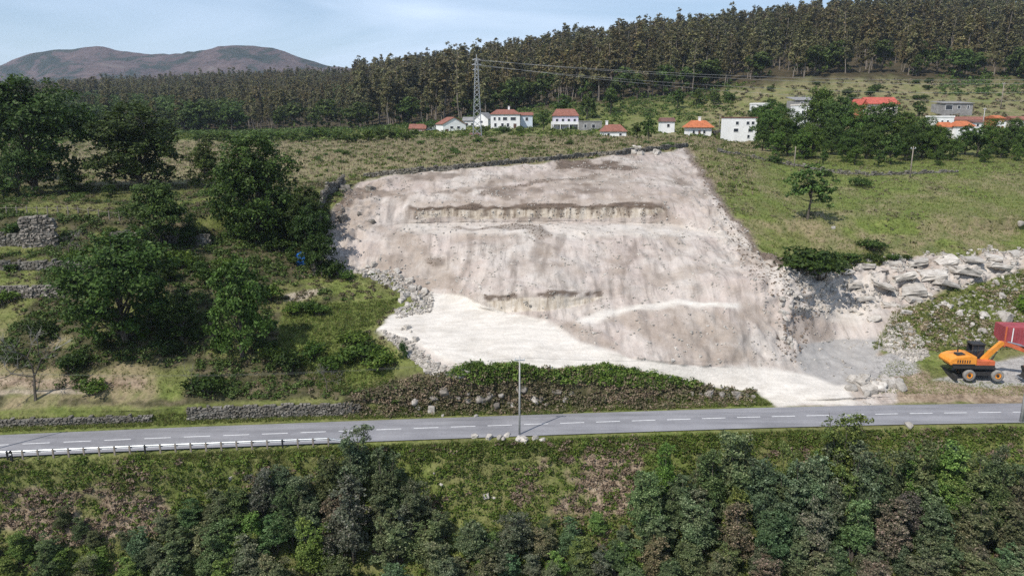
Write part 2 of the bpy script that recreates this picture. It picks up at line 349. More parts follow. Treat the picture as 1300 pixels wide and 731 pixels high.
m_brown = P_([(760,396),(800,388),(850,386),(910,392),(935,420),(930,448),(870,450),(820,430)]) | P_([(690,414),(740,404),(760,420),(800,450),(740,437)]) | (P_([(900,400),(985,440),(965,466),(850,458)]) & (jit > 0)) | (m_rock & (jit2 > .35) & ~m_white) | (P_([(560,244),(700,216),(830,206),(885,215),(905,250),(850,259),(700,254),(600,259)]) & (jit > -.3)) | (P_([(470,300),(520,292),(560,330),(600,372),(540,366),(490,345)]) & (jit2 > -.3)) | (P_([(1000,395),(1060,388),(1090,420),(1060,432),(1005,442)]) & (jit > -.3)) | P_([(700,200),(745,198),(810,212),(770,226),(700,218)]) | P_([(520,256),(840,252),(850,263),(520,268)]) | P_([(412,300),(430,240),(500,228),(470,270),(440,300)]) | P_([(940,300),(960,318),(1010,332),(1010,340),(950,325)]) | P_([(455,348),(500,350),(545,372),(545,392),(500,404),(490,400),(520,384),(480,362)])
m_ochre = P_([(622,380),(700,375),(765,373),(740,384),(690,395),(630,396)]) | P_([(520,266),(620,264),(740,264),(838,262),(846,272),(760,278),(620,277),(525,275)])
m_path = P_([(-420,492),(110,494),(110,499),(-420,499)]) | P_([(360,372),(410,364),(410,372),(365,380)])
d0 = fbm(X * .45 + 31, Y * .45, Z * .45, 4, .6)
near = (Y < 66.5) & (Z < -0.3); m_near = (Y < 70) & (np.arange(NR)[:, None] < 120)
m_straw = (near & (in_poly(U + 26 * jit, V + 16 * jit2, [(0,630),(50,608),(150,612),(215,640),(200,678),(120,695),(60,690),(5,668)]) & (d0 > -.45) | (in_poly(U + 26 * jit, V + 18 * jit2, [(670,582),(740,566),(855,570),(840,645),(700,650)]) & (d0 > -.05)) | in_poly(UJ, VJ, [(60,572),(330,566),(330,572),(60,582)]))) | P_([(1105,440),(1180,470),(1180,486),(1500,486),(1500,512),(1120,512)])  | P_([(-420,470),(180,478),(180,492),(-420,492)])
field = (Y > 128) & (Y < 250)
m_dry = P_([(-420,400),(180,420),(200,515),(-420,520)]) | (field & ((UJ < 880) | (fbm(X*.05, Y*.05, 0*X, 3) > 0.15))) | ((Y > 98) & (Y < 150) & (UJ > 890) & (jit2 > .1)) | ((Y > 230) & (Y < 330) & (UJ > 890) & (jit > -.2))
m_lush = P_([(360,398),(420,385),(510,378),(490,400),(430,440),(500,470),(500,498),(420,495),(350,440)]) | P_([(900,200),(1500,205),(1500,300),(1300,310),(960,310)]) & (jit > -.3)
m_forest = (Y > 318 + 20 * jit)
m_scrub = ((Y > 72.5) & (Y < 130) & (UJ < 470) & ~m_lush & (jit2 > 0.0)) | (P_([(-420,410),(60,415),(190,440),(330,455),(440,470),(440,505),(250,512),(-420,520)]) & (jit > -.35)) | (P_([(190,290),(400,290),(400,350),(300,372),(190,372)])) | P_([(545,470),(600,470),(800,478),(960,500),(900,515),(540,520),(480,510),(440,520),(440,500)])

hn = lambda f, o: np.clip(.5 + .9 * fbm(U * f + o, U * 0, U * 0 + o, 3), 0, 1)
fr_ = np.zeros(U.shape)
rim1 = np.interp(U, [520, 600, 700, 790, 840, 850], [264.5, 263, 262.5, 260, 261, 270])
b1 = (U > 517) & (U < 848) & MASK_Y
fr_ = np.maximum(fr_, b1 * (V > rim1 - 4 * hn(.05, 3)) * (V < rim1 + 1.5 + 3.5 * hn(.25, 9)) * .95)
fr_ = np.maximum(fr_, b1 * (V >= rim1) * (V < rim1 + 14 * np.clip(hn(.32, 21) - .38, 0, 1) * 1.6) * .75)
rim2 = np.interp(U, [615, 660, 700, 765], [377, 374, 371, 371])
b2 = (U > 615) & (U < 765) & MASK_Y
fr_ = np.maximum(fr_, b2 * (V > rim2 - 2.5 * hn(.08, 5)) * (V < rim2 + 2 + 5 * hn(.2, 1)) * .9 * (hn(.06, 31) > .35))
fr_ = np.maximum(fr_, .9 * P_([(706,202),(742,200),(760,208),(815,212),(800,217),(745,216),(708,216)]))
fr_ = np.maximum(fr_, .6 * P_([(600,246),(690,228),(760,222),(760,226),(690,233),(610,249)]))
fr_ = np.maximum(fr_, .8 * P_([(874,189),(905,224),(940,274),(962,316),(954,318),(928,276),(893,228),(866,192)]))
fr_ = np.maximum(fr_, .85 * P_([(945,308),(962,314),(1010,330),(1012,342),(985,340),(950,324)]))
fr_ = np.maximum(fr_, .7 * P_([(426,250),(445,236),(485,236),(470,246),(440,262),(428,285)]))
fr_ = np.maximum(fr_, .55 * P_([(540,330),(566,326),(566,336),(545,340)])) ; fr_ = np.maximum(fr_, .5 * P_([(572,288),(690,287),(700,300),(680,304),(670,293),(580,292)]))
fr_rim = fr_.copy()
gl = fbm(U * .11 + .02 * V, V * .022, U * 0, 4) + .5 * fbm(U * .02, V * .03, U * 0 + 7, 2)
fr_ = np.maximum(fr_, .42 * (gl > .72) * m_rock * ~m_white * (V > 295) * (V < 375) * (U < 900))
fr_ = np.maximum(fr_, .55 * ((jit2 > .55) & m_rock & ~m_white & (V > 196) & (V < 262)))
N = np.cross(np.gradient(GRD, axis=1), np.gradient(GRD, axis=0)); N /= np.linalg.norm(N, axis=2)[:, :, None] + 1e-9
rockf = blur(m_rock, 3); whitef = blur(m_white, 4)
d1 = fbm(X * .35, Y * .35, Z * .35, 5, .55)
d2 = fbm(X * 1.3, Y * .9, Z * .5, 4, .6)
rid = 1 - 2 * np.abs(fbm(X * .55 + 3, Y * .25, Z * .16, 4, .5))          # gullies running down the face
steep = np.clip(1 - N[:, :, 2], 0, 1) if N[:, :, 2].mean() > 0 else np.clip(1 + N[:, :, 2], 0, 1)
if N[:, :, 2].mean() < 0: N = -N
D = AMP * (d1 * .8 + d2 * .2 * (1 - .6 * rockf)) * (1 - .55 * whitef) + rockf * (1 - whitef) * (np.clip(steep * 3.0, 0, 1) * .34 * rid * (.4 + 1.2 * (fbm(X * .09, Y * .05, Z * 0, 2) > .05)) + .06 * d2)
ledge = blur(P_([(990,335),(1500,300),(1500,345),(1240,362),(1150,395),(1010,400)]), 3)
D += ledge * (0.55 * np.round(2.2 * fbm(X*.22, Y*.5, Z*1.1, 3)) / 2.2 + .25 * d2)
mound = blur(P_([(690,408),(760,390),(850,384),(930,395),(990,445),(965,468),(850,460),(740,440)]), 2)
edgeq = blur(P_([(872,189),(962,316),(1010,340),(1010,470),(985,440),(960,380),(900,290),(850,200)]) | P_([(412,300),(442,238),(500,224),(480,262),(450,345),(414,338)]) | P_([(455,335),(510,345),(550,370),(540,392),(490,360)]), 3)
D += edgeq * (.3 * fbm(X * .9, Y * .9, Z * .9, 4, .6) + .12 * d2)
D += rockf * (1 - whitef) * .10 * np.maximum(0, fbm(X * .5 + 9, Y * .3, Z * .9, 4, .6))
D += mound * .16 * fbm(X * .8, Y * .8, Z * .3, 4)
D[(np.abs(V - 540) < 60) & (Y > 55) & (Y < 85) & (np.abs(Z) < .12)] *= 0.15
D[:1] = 0
GRD += N * D[:, :, None]
# the road bed stays below the road
fl = np.zeros((NR, NC), bool)
cum = np.cumsum([n for _, n, _ in LN]); fl[cum[5]:cum[6] + 1] = True
GRD[:, :, 2][fl] = np.minimum(GRD[:, :, 2][fl], -0.05)

idx = np.arange(NR * NC).reshape(NR, NC)
F = np.stack([idx[:-1, :-1], idx[:-1, 1:], idx[1:, 1:], idx[1:, :-1]], -1).reshape(-1, 4)

g = G('terrain')
p = g.pos()
def attr(n):
    a = g.n('ShaderNodeAttribute'); a.attribute_name = n
    s = g.n('ShaderNodeSeparateColor'); g.l(a.outputs['Color'], s.inputs[0]); return s.outputs[0], s.outputs[1], s.outputs[2], a.outputs['Alpha']
rock, white, brown, ochre = attr('mask_a'); lush, dry, straw, scrub = attr('mask_b'); forest, grey, path, ledgea = attr('mask_c')
n1 = g.noise(p, .11, 6, .6); n2 = g.noise(p, .7, 7, .62); n3 = g.noise(p, 4.0, 6, .65); n4 = g.noise(p, .33, 6, .62, .6)
grass = g.ramp(n2, [(.3, (0.0784, 0.1008, 0.0224)), (.5, (0.1344, 0.159, 0.04256)), (.7, (0.2072, 0.2016, 0.0784))])
grass = g.mix(g.ramp(n1, [(.42, 0), (.6, .6)]), grass, (.15, .135, .06))
lushc = g.ramp(n2, [(.3, (0.07791, 0.11, 0.02168)), (.55, (0.1382, 0.1737, 0.04066)), (.75, (0.1948, 0.2027, 0.06098))])
grass = g.mix(g.math('MULTIPLY', lush, .85), grass, lushc)
dryc = g.ramp(n4, [(.3, (0.09775, 0.115, 0.04025)), (.47, (0.184, 0.1667, 0.0805)), (.62, (0.2702, 0.207, 0.1323)), (.75, (0.161, 0.161, 0.06325))])
grass = g.mix(g.math('MULTIPLY', dry, .8), grass, dryc)
scr = g.ramp(n2, [(.3, (.035, .035, .018)), (.5, (.075, .07, .034)), (.7, (.15, .12, .075))])
grass = g.mix(scrub, grass, scr)
strc = g.ramp(n2, [(.3, (0.125, 0.0875, 0.05625)), (.5, (0.25, 0.1875, 0.1313)), (.72, (0.375, 0.3, 0.2188))])
grass = g.mix(straw, grass, strc)
grass = g.mix(path, grass, g.ramp(n2, [(.3, (.26, .21, .15)), (.7, (.42, .36, .28))]))
ff = g.ramp(n4, [(.3, (.028, .028, .013)), (.5, (.06, .048, .025)), (.7, (.10, .072, .042))])
grass = g.mix(forest, grass, ff)
rk = g.ramp(n4, [(.28, (0.3198, 0.2688, 0.2288)), (.45, (0.4042, 0.3526, 0.3065)), (.6, (0.4752, 0.4275, 0.3799)), (.76, (0.3997, 0.3394, 0.2935))])
rk = g.mix(g.ramp(n1, [(.4, 0), (.62, .5)]), rk, (0.3948, 0.316, 0.2772))
st1 = g.noise(p, .9, 6, .62, .5, (1.3, .22, .12))
rk = g.mix(1.0, rk, g.ramp(st1, [(.33, .66), (.48, .97), (.68, 1.16)]), 'MULTIPLY')
rk = g.mix(g.math('MULTIPLY', brown, g.ramp(n4, [(.25, .95), (.7, .35)])), rk, g.ramp(n2, [(.3, (0.216, 0.171, 0.135)), (.7, (0.36, 0.297, 0.243))]))
dr = g.noise(p, 1.1, 5, .6, .3, (1.6, .5, .25))
rk = g.mix(g.math('MULTIPLY', ochre, .85), rk, g.ramp(dr, [(.34, (.26, .205, .15)), (.46, (.45, .385, .30)), (.6, (.56, .50, .42))]))
wh = g.ramp(n4, [(.3, (0.5184, 0.4712, 0.4098)), (.55, (0.6048, 0.5596, 0.4983)), (.75, (0.5616, 0.5133, 0.4541))])
wh = g.mix(1.0, wh, g.ramp(g.noise(p, .9, 6, .65, .4, (.35, 1.5, 1)), [(.35, .84), (.6, 1.04)]), 'MULTIPLY')
rk = g.mix(white, rk, wh)
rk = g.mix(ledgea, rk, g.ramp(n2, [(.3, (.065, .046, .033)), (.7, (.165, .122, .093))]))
rk = g.mix(grey, rk, g.ramp(n2, [(.3, (0.27, 0.252, 0.234)), (.7, (0.387, 0.3645, 0.3375))]))
spots = g.ramp(g.noise(p, 1.5, 4, .7), [(.67, 0), (.73, .5)])
rk = g.mix(g.math('MULTIPLY', spots, g.math('SUBTRACT', 1.0, white)), rk, (.20, .16, .13))
col = g.mix(g.math('MAXIMUM', rock, grey), grass, rk)
col = g.mix(1.0, col, g.mix(rock, g.mix(1.0, g.ramp(n3, [(.28, .62), (.72, 1.28)]), g.ramp(g.noise(p, 1.6, 5, .7), [(.34, .55), (.46, 1.0), (.7, 1.12)]), 'MULTIPLY'), g.ramp(n3, [(.3, .88), (.7, 1.08)])), 'MULTIPLY')
hgt = g.math('MULTIPLY', g.math('ADD', g.math('MULTIPLY', n2, 1.0), g.math('MULTIPLY', n3, .35)), g.math('SUBTRACT', 1.0, g.math('MULTIPLY', rock, .45)))
g.done(g.pr(col, .95, 0, .15, g.bump(hgt, .75, .28)))

me = mesh_np('terrain', GRD.reshape(-1, 3), F, MATS['terrain'], True)
def colattr(name, a, b, c, d):
    at_ = me.color_attributes.new(name, 'FLOAT_COLOR', 'POINT')
    arr = np.stack([a, b, c, d], -1).reshape(-1, 4).astype(np.float32); at_.data.foreach_set('color', arr.ravel())
colattr('mask_a', blur(m_rock, 2), blur(m_white | 0, 4) + .5 * blur(m_white2, 5), blur(m_brown, 5), blur(m_ochre, 2))
colattr('mask_b', blur(m_lush, 5), blur(m_dry, 5), blur(m_straw, 4), blur(m_scrub, 3))
colattr('mask_c', blur(m_forest, 4), blur(m_grey, 3), blur(m_path, 2), blur(fr_, 1))
terrain = tag(link('terrain', me), kind='structure')
BVH = BVHTree.FromPolygons([tuple(v) for v in GRD.reshape(-1, 3).tolist()], F.tolist())
UVg = np.stack(to_px(GRD[:, :, 0], GRD[:, :, 1], GRD[:, :, 2]), -1)

def ground(px, py, up=0.0):                        # where a pixel's ray meets the terrain
    a, dy, dz = ray(px, py); d = Vector((float(a), float(dy), float(dz))).normalized()
    h = BVH.ray_cast(Vector((0, 0, CZ)), d, 5000)
    return h[0] + Vector((0, 0, up)) if h[0] else at(px, py, 100)
def gz(x, y):
    h = BVH.ray_cast(Vector((x, y, 400)), Vector((0, 0, -1)), 900)
    return h[0].z if h[0] else 0.0
def gnd_at(px, Yv):                                # terrain point below a pixel column at forward distance Yv
    x = (px - IW/2) / FPX * Yv
    for _ in range(4):
        z = gz(x, Yv); x = (px - IW/2) / FPX * (Yv * CP - (z - CZ) * SP)
    return Vector((x, Yv, gz(x, Yv)))
def scatter(mask, n, rng=RNG):
    """random points on the terrain where mask (grid) holds, even in area"""
    q = mask[:-1, :-1] & mask[1:, 1:]
    a = np.linalg.norm(np.cross(GRD[1:, :-1] - GRD[:-1, :-1], GRD[:-1, 1:] - GRD[:-1, :-1]), axis=2) * q
    c = np.cumsum(a.ravel()); k = np.searchsorted(c, rng.random(n) * c[-1]); i, j = np.unravel_index(np.minimum(k, a.size - 1), a.shape)
    u, v = rng.random((2, n, 1))
    return (GRD[i, j] * (1-u) * (1-v) + GRD[i+1, j] * u * (1-v) + GRD[i, j+1] * (1-u) * v + GRD[i+1, j+1] * u * v), i, j

# ------------------------------------------------------------------ far ground and mountains
MX = np.linspace(-500, 1800, 300)
def mline(pts, Yv): 
    py = smooth1(np.interp(MX, [p[0] for p in pts], [p[1] for p in pts]), 5); a, dy, dz = ray(MX, py); t = Yv / dy
    return np.stack([a * t, dy * t, CZ + dz * t], 1)
crest = mline([(-500,110),(-150,92),(0,86),(22,72),(60,64),(100,63),(125,58.5),(150,65),(180,70),(215,70),(255,66),(275,59),(310,57.5),(345,60),(375,71),(405,81),(440,87),(600,110),(1800,120)], 2600)
foot = mline([(-500,150),(1800,150)], 1350)
back = crest.copy(); back[:, 1] += 2200; back[:, 2] = -40
rws = []
for k in range(70):
    t = k / 69; A = foot * (1 - t) + crest * t; A[:, 2] = foot[:, 2] + (crest[:, 2] - foot[:, 2]) * t ** 1.25; rws.append(A)
for k in range(1, 14): t = k / 13; A = crest * (1 - t) + back * t; rws.append(A)
MG = np.array(rws)
mx_, my_ = MG[:, :, 0], MG[:, :, 1]
tt = np.clip(np.concatenate([np.linspace(0, 1, 70), np.linspace(1, 0, 13)]), 0, 1)[:, None]
damp = np.clip((1 - tt) * 6, 0, 1) * np.clip(tt * 4, 0, 1)
MG[:, :, 2] += damp * 34 * fbm(mx_ * .0045, my_ * .003, mx_ * 0, 5, .5) - damp * 26
MG[:, :, 2] += 2.5 * vnoise(mx_ * .05, my_ * .05, mx_ * 0) + 4 * np.maximum(0, vnoise(mx_ * .021, my_ * .02, mx_ * 0 + 3))
g = G('mountain'); p = g.pos()
n1 = g.noise(p, .0085, 9, .68, .5); n2 = g.noise(p, .05, 6, .7)
c = g.ramp(n1, [(.36, (.016, .024, .016)), (.46, (.032, .038, .026)), (.51, (.085, .060, .056)), (.62, (.115, .080, .072)), (.72, (.15, .125, .11)), (.8, (.05, .052, .036))])
c = g.mix(1.0, c, g.ramp(n2, [(.3, .6), (.7, 1.35)]), 'MULTIPLY')
g.done(g.pr(c, .95, 0, .1, g.bump(n2, .8, 8.0)))
ii = np.arange(MG.shape[0] * MG.shape[1]).reshape(MG.shape[:2])
FF = np.stack([ii[:-1, :-1], ii[:-1, 1:], ii[1:, 1:], ii[1:, :-1]], -1).reshape(-1, 4)
tag(link('mountain', mesh_np('mountain', MG.reshape(-1, 3), FF, MATS['mountain'], True)), kind='structure')
simple('far_ground', (.05, .055, .025), .95, 0, .4, .02)
tag(link('ground', mesh_np('ground', [(-6000, -1500, -45), (6000, -1500, -45), (6000, 6000, -45), (-6000, 6000, -45)], [(0, 1, 2, 3)], MATS['far_ground'])), kind='structure')

# ------------------------------------------------------------------ road
g = G('asphalt'); p = g.pos(); n1 = g.noise(p, .25, 6, .6); n2 = g.noise(p, 6, 5, .7); n3 = g.noise(p, .8, 6, .6, .2, (.12, 1.2, 1))
c = g.ramp(n1, [(.3, (.21, .205, .215)), (.7, (.275, .268, .275))]); c = g.mix(1.0, c, g.ramp(n2, [(.3, .86), (.7, 1.1)]), 'MULTIPLY')
c = g.mix(1.0, c, g.ramp(n3, [(.35, .80), (.6, 1.05)]), 'MULTIPLY')
g.done(g.pr(c, .85, 0, .3, g.bump(n2, .2, .01)))
simple('road_paint', (.62, .61, .60), .7, 0, .22, 5)
def ribbon(d0, d1, z, s0=None, s1=None, camber=True):
    seg = np.concatenate([[0], np.cumsum(np.linalg.norm(np.diff(rc[:, :2], axis=0), axis=1))])
    sel = np.arange(len(rc)) if s0 is None else None
    if s0 is not None:
        ss = np.linspace(s0, s1, 3); c = np.stack([np.interp(ss, seg, rc[:, k]) for k in (0, 1)], 1); nn = np.stack([np.interp(ss, seg, nrm[:, k]) for k in (0, 1)], 1)
    else: c, nn = rc[::4, :2], nrm[::4]
    ds = np.linspace(d0, d1, 7 if s0 is None else 2)
    zz = [z + (0.07 * (1 - (abs(d) / RW) ** 2) if camber else 0) for d in ds]
    Vv = np.array([[*(c[i] + nn[i] * d), zv] for i in range(len(c)) for d, zv in zip(ds, zz)]); k = len(ds)
    Ff = [(i*k+j, (i+1)*k+j, (i+1)*k+j+1, i*k+j+1) for i in range(len(c)-1) for j in range(k-1)]
    return Vv, Ff, seg[-1]
Vv, Ff, RLEN = ribbon(-RW, RW, 0.0)
road = tag(link('road', mesh_np('road', Vv, Ff, MATS['asphalt'], True)), kind='structure')
seg = np.concatenate([[0], np.cumsum(np.linalg.norm(np.diff(rc[:, :2], axis=0), axis=1))])
s_start = np.interp(619, PXC, seg)
k0 = int(-(s_start - 4) // 3.67)
for k in range(k0, int((RLEN - s_start) // 3.67)):
    s0 = s_start + k * 3.67
    if s0 < 0: continue
    Vv, Ff, _ = ribbon(-.075, .075, 0.008, s0, s0 + 2.45)
    link('lane_dash', mesh_np('lane_dash', Vv, Ff, MATS['road_paint']), road)
for d in (-RW + .14, RW - .14):
    Vv, Ff, _ = ribbon(d - .05, d + .05, 0.008)
g = None

# ------------------------------------------------------------------ haze: an even, thin air over the whole valley
hm = bpy.data.materials.new('haze'); hm.use_nodes = True; hm.node_tree.nodes.clear()
ho = hm.node_tree.nodes.new('ShaderNodeOutputMaterial'); hv = hm.node_tree.nodes.new('ShaderNodeVolumePrincipled')
hv.inputs['Color'].default_value = (.72, .84, 1.0, 1); hv.inputs['Density'].default_value = HAZE; hv.inputs['Anisotropy'].default_value = .2
hm.node_tree.links.new(hv.outputs[0], ho.inputs['Volume'])
hb = MB().box(-6100, 6100, -1600, 6100, -47, 330).build('haze', hm); tag(hb, 'thin bluish haze over the valley', 'haze', kind='stuff')

# ------------------------------------------------------------------ plants: prototypes
def leaves_mesh(name, C, S, mat, rng, upb=0.5, out=None, asp=0.55):
    n = len(C); nn = rng.normal(size=(n, 3)); nn /= np.linalg.norm(nn, axis=1)[:, None]
    if out is not None: nn = nn + out * 0.8
    nn[:, 2] += upb; nn /= np.linalg.norm(nn, axis=1)[:, None]
    r = rng.normal(size=(n, 3)); t = np.cross(nn, r); t /= np.linalg.norm(t, axis=1)[:, None]; b = np.cross(nn, t)
    S = S[:, None]
    Vv = np.stack([C - t * S, C + b * S * asp + nn * S * .15, C + t * S, C - b * S * asp + nn * S * .15], 1).reshape(-1, 3)
    return mesh_np(name, Vv, np.arange(4 * n).reshape(n, 4), mat)
def crown_pts(rng, lobes, n, clump=0.34, sub=14, low=-0.35):
    """leaf positions in sub-clumps over the shells of lobes (centre, radii)"""
    Cc, Rr = np.array([l[0] for l in lobes], float), np.array([l[1] for l in lobes], float)
    wts = (Rr.mean(1) ** 2); wts /= wts.sum(); cen, rad = [], []
    for (c, r, wt) in zip(Cc, Rr, wts):
        k = max(4, int(sub * len(lobes) * wt))
        d = rng.normal(size=(k * 2, 3)); d /= np.linalg.norm(d, axis=1)[:, None]; d = d[d[:, 2] > low][:k]
        cen.append(c + d * r * rng.uniform(.55, 1.02, (len(d), 1))); rad.append(np.full(len(d), r.mean() * clump) * rng.uniform(.6, 1.3, len(d)))
    cen = np.concatenate(cen); rad = np.concatenate(rad)
    k = rng.choice(len(cen), n, p=rad ** 2 / (rad ** 2).sum())
    d = rng.normal(size=(n, 3)); d /= np.linalg.norm(d, axis=1)[:, None]
    return cen[k] + d * (rad[k] * rng.random(n) ** .45)[:, None] * np.array([1.15, 1.15, .8]), d, cen
def wob(rng, a, b, n, s):
    a, b = np.array(a, float), np.array(b, float); L = np.linalg.norm(b - a)
    return [tuple(a + (b - a) * t + rng.normal(size=3) * s * L * math.sin(math.pi * t)) for t in np.linspace(0, 1, n)]

HIDE_Y = None
def tree_proto(name, kind, h, rad, seed, n, leaf, ls, bark='bark', trunk_h=.3, nlobes=9, sub=14, clump=.34):
    rng = np.random.default_rng(seed); root = empty(name)
    tb = MB(); lobes = []
    if kind == 'oak':
        top = (rng.normal() * .3, rng.normal() * .3, h * .72); tr = wob(rng, (0, 0, -.5), top, 6, .02)
        tb.tube(tr, list(np.linspace(h * .028, h * .008, 6)), 7)
        for k in range(nlobes):
            t = k / max(1, nlobes - 1); z = h * (trunk_h + .06 + (0.84 - trunk_h) * t)
            prof = math.sin(math.pi * (0.25 + .65 * t)) ** .6
            a = k * 2.4 + rng.uniform(-.5, .5); rr = rad * prof * rng.uniform(.45, .72) * (1 if k < nlobes - 1 else .2)
            c = (math.cos(a) * rr, math.sin(a) * rr, z + rng.uniform(-.05, .05) * h); sr = rad * rng.uniform(.36, .52)
            lobes.append((c, (sr, sr, sr * .82)))
            tb.tube(wob(rng, (tr[2][0], tr[2][1], h * (trunk_h + .25 * t)), c, 4, .06), list(np.linspace(h * .011, h * .003, 4)), 5)
        lobes.append(((0, 0, h * .58), (rad * .6, rad * .6, h * .25)))
    elif kind == 'euc':
        tr = wob(rng, (0, 0, -1), (rng.normal() * .8, rng.normal() * .8, h * .93), 6, .012); tb.tube(tr, list(np.linspace(h * .0125, h * .003, 6)), 5)
        for k in range(nlobes):
            t = k / (nlobes - 1); z = h * (trunk_h + (.95 - trunk_h) * t); a = rng.uniform(0, 6.28)
            rr = rad * rng.uniform(.15, .75) * (1 - .65 * t); c = (math.cos(a) * rr, math.sin(a) * rr, z); sr = rad * rng.uniform(.34, .6) * (1 - .3 * t)
            lobes.append((c, (sr, sr, sr * 1.25)))
            if k % 2 == 0: tb.tube([(0, 0, z - h * .06), c], [h * .004, h * .0015], 3)
    elif kind == 'acacia':
        for k in range(5):
            a = k * 1.3 + rng.uniform(-.3, .3); rr = rad * rng.uniform(.1, .55); tip = (math.cos(a) * rr, math.sin(a) * rr, h * rng.uniform(.72, 1.0) * (1 - .25 * rr / rad))
            tr = wob(rng, (rr * .12 * math.cos(a), rr * .12 * math.sin(a), -.5), tip, 6, .03); tb.tube(tr, list(np.linspace(h * .011, h * .002, 6)), 5)
            for q in range(nlobes // 4):
                t = rng.uniform(.3, 1.0); i = min(4, int(t * 5)); b = np.array(tr[i]) + (np.array(tr[i + 1]) - np.array(tr[i])) * (t * 5 - i)
                off = rng.normal(size=3) * rad * .3 * (1.15 - t); off[2] *= .4; sr = rad * rng.uniform(.2, .36) * (1.25 - .55 * t)
                lobes.append((b + off, (sr, sr, sr * 1.35)))
    elif kind == 'bush':
        for k in range(nlobes):
            a = k * 2.4; rr = rad * rng.uniform(.1, .65); c = (math.cos(a) * rr, math.sin(a) * rr, h * rng.uniform(.3, .62)); sr = rad * rng.uniform(.35, .55)
            lobes.append((c, (sr, sr, min(sr, h * .4)))); tb.tube(wob(rng, (0, 0, -.3), c, 4, .08), [.05 * h, .03 * h, .02 * h, .012 * h], 4)
    C, d, cen = crown_pts(rng, lobes, n, clump, sub)
    C = C[C[:, 2] > .05]; d = rng.normal(size=C.shape); d /= np.linalg.norm(d, axis=1)[:, None]
    ctr = np.array([0, 0, h * .5]); o = C - ctr; o /= np.linalg.norm(o, axis=1)[:, None] + 1e-6
    S = ls * rng.uniform(.6, 1.35, len(C))
    me = leaves_mesh('crown', C, S, MATS[leaf], rng, .45, o)
    link('crown', me, root)
    tb.build('trunk', MATS[bark], root)
    root['h'] = h
    return root

PROTO = {}
for i in range(3): PROTO['oakbig%d' % i] = tree_proto('oak_tree', 'oak', 14, 5.8, 20 + i, 15000, 'leaf_oak', .23, trunk_h=.06, nlobes=18, sub=20, clump=.33)
for i in range(3): PROTO['oak%d' % i] = tree_proto('oak_tree', 'oak', 9, 3.7, 30 + i, 7000, 'leaf_oak', .19, trunk_h=.08, nlobes=13, sub=18, clump=.33)
PROTO['small'] = tree_proto('young_tree', 'oak', 5.5, 2.7, 44, 2100, 'leaf_oak', .17, trunk_h=.34, nlobes=9, sub=13, clump=.26)
for i in range(4): PROTO['aca%d' % i] = tree_proto('acacia_tree', 'acacia', 10, 3.1, 50 + i, 15000, 'leaf_acacia', .12, trunk_h=.15, nlobes=48, sub=10, clump=.36)
for i in range(5): PROTO['euc%d' % i] = tree_proto('eucalyptus_tree', 'euc', 24, 3.2, 60 + i, 1900, 'leaf_euc', .45, 'bark_pale', trunk_h=[.3, .42, .36, .5, .25][i], nlobes=14, sub=9, clump=.4)
for i in range(2): PROTO['far%d' % i] = tree_proto('broadleaf_tree', 'oak', 12, 5.0, 70 + i, 1300, 'leaf_oak', .55, trunk_h=.12, nlobes=10, sub=10)
for i in range(3): PROTO['bush%d' % i] = tree_proto('bush', 'bush', 1.8, 1.35, 80 + i, 900, 'leaf_oak', .12, nlobes=7, sub=9, clump=.45)
def bare_proto(name, h, seed, bark, depth=4, spread=.62, fine=True):
    rng = np.random.default_rng(seed); root = empty(name); tb = MB(); tw = MB()
    def grow(p, d, L, r, k):
        q = p + d * L + rng.normal(size=3) * L * .06
        (tb if k > 1 else tw).tube([tuple(p), tuple((p + q) / 2 + rng.normal(size=3) * L * .05), tuple(q)], [r, r * .8, r * .6], 5 if k > 1 else 3, False)
        if k == 0: return
        for _ in range(3 if k > 2 else 4):
            e = d + rng.normal(size=3) * spread; e[2] += .18; e /= np.linalg.norm(e); grow(q, e, L * rng.uniform(.58, .8), r * .58, k - 1)
    grow(np.array([0, 0, -.2]), np.array([.05, 0, 1.0]), h * .33, h * .018, depth)
    tb.build('trunk', MATS[bark], root); tw.build('twigs', MATS['twig'], root); root['h'] = h
    return root
PROTO['bare0'] = bare_proto('bare_tree', 8, 91, 'bark', 4)
PROTO['bare1'] = bare_proto('bare_tree', 4.5, 95, 'bark', 4, .8)
USED = set()
def plant(key, P, h, label, cat='tree', group=None, name=None, col=None, rz=None, wide=1.0, sink=.12):
    pr_ = PROTO[key]
    o = pr_ if key not in USED else copy_tree(pr_)
    USED.add(key)
    if name: o.name = name
    s = h / pr_['h']; o.location = (P[0], P[1], P[2] - sink); o.rotation_euler = (0, 0, random.uniform(0, 6.28) if rz is None else rz); o.scale = (s * wide, s * wide, s)
    tag(o, label, cat, group)
    if not group and 'group' in o: del o['group']
    if col:
        for ch in o.children:
            if ch.name.startswith('crown'): ch.color = (*col, 1)
    else:
        for ch in o.children: ch.color = (1, 1, 1, 1)
    return o
def plant_span(key, px, pytop, pybase, label, Yv=None, **kw):
    """a tree whose foot stands on the ground at a pixel and whose top reaches a pixel row"""
    P = ground(px, pybase) if Yv is None else gnd_at(px, Yv)
    top = at(px, pytop, P.y); h = max(.8, top.z - P.z)
    return plant(key, P, h, label, **kw)

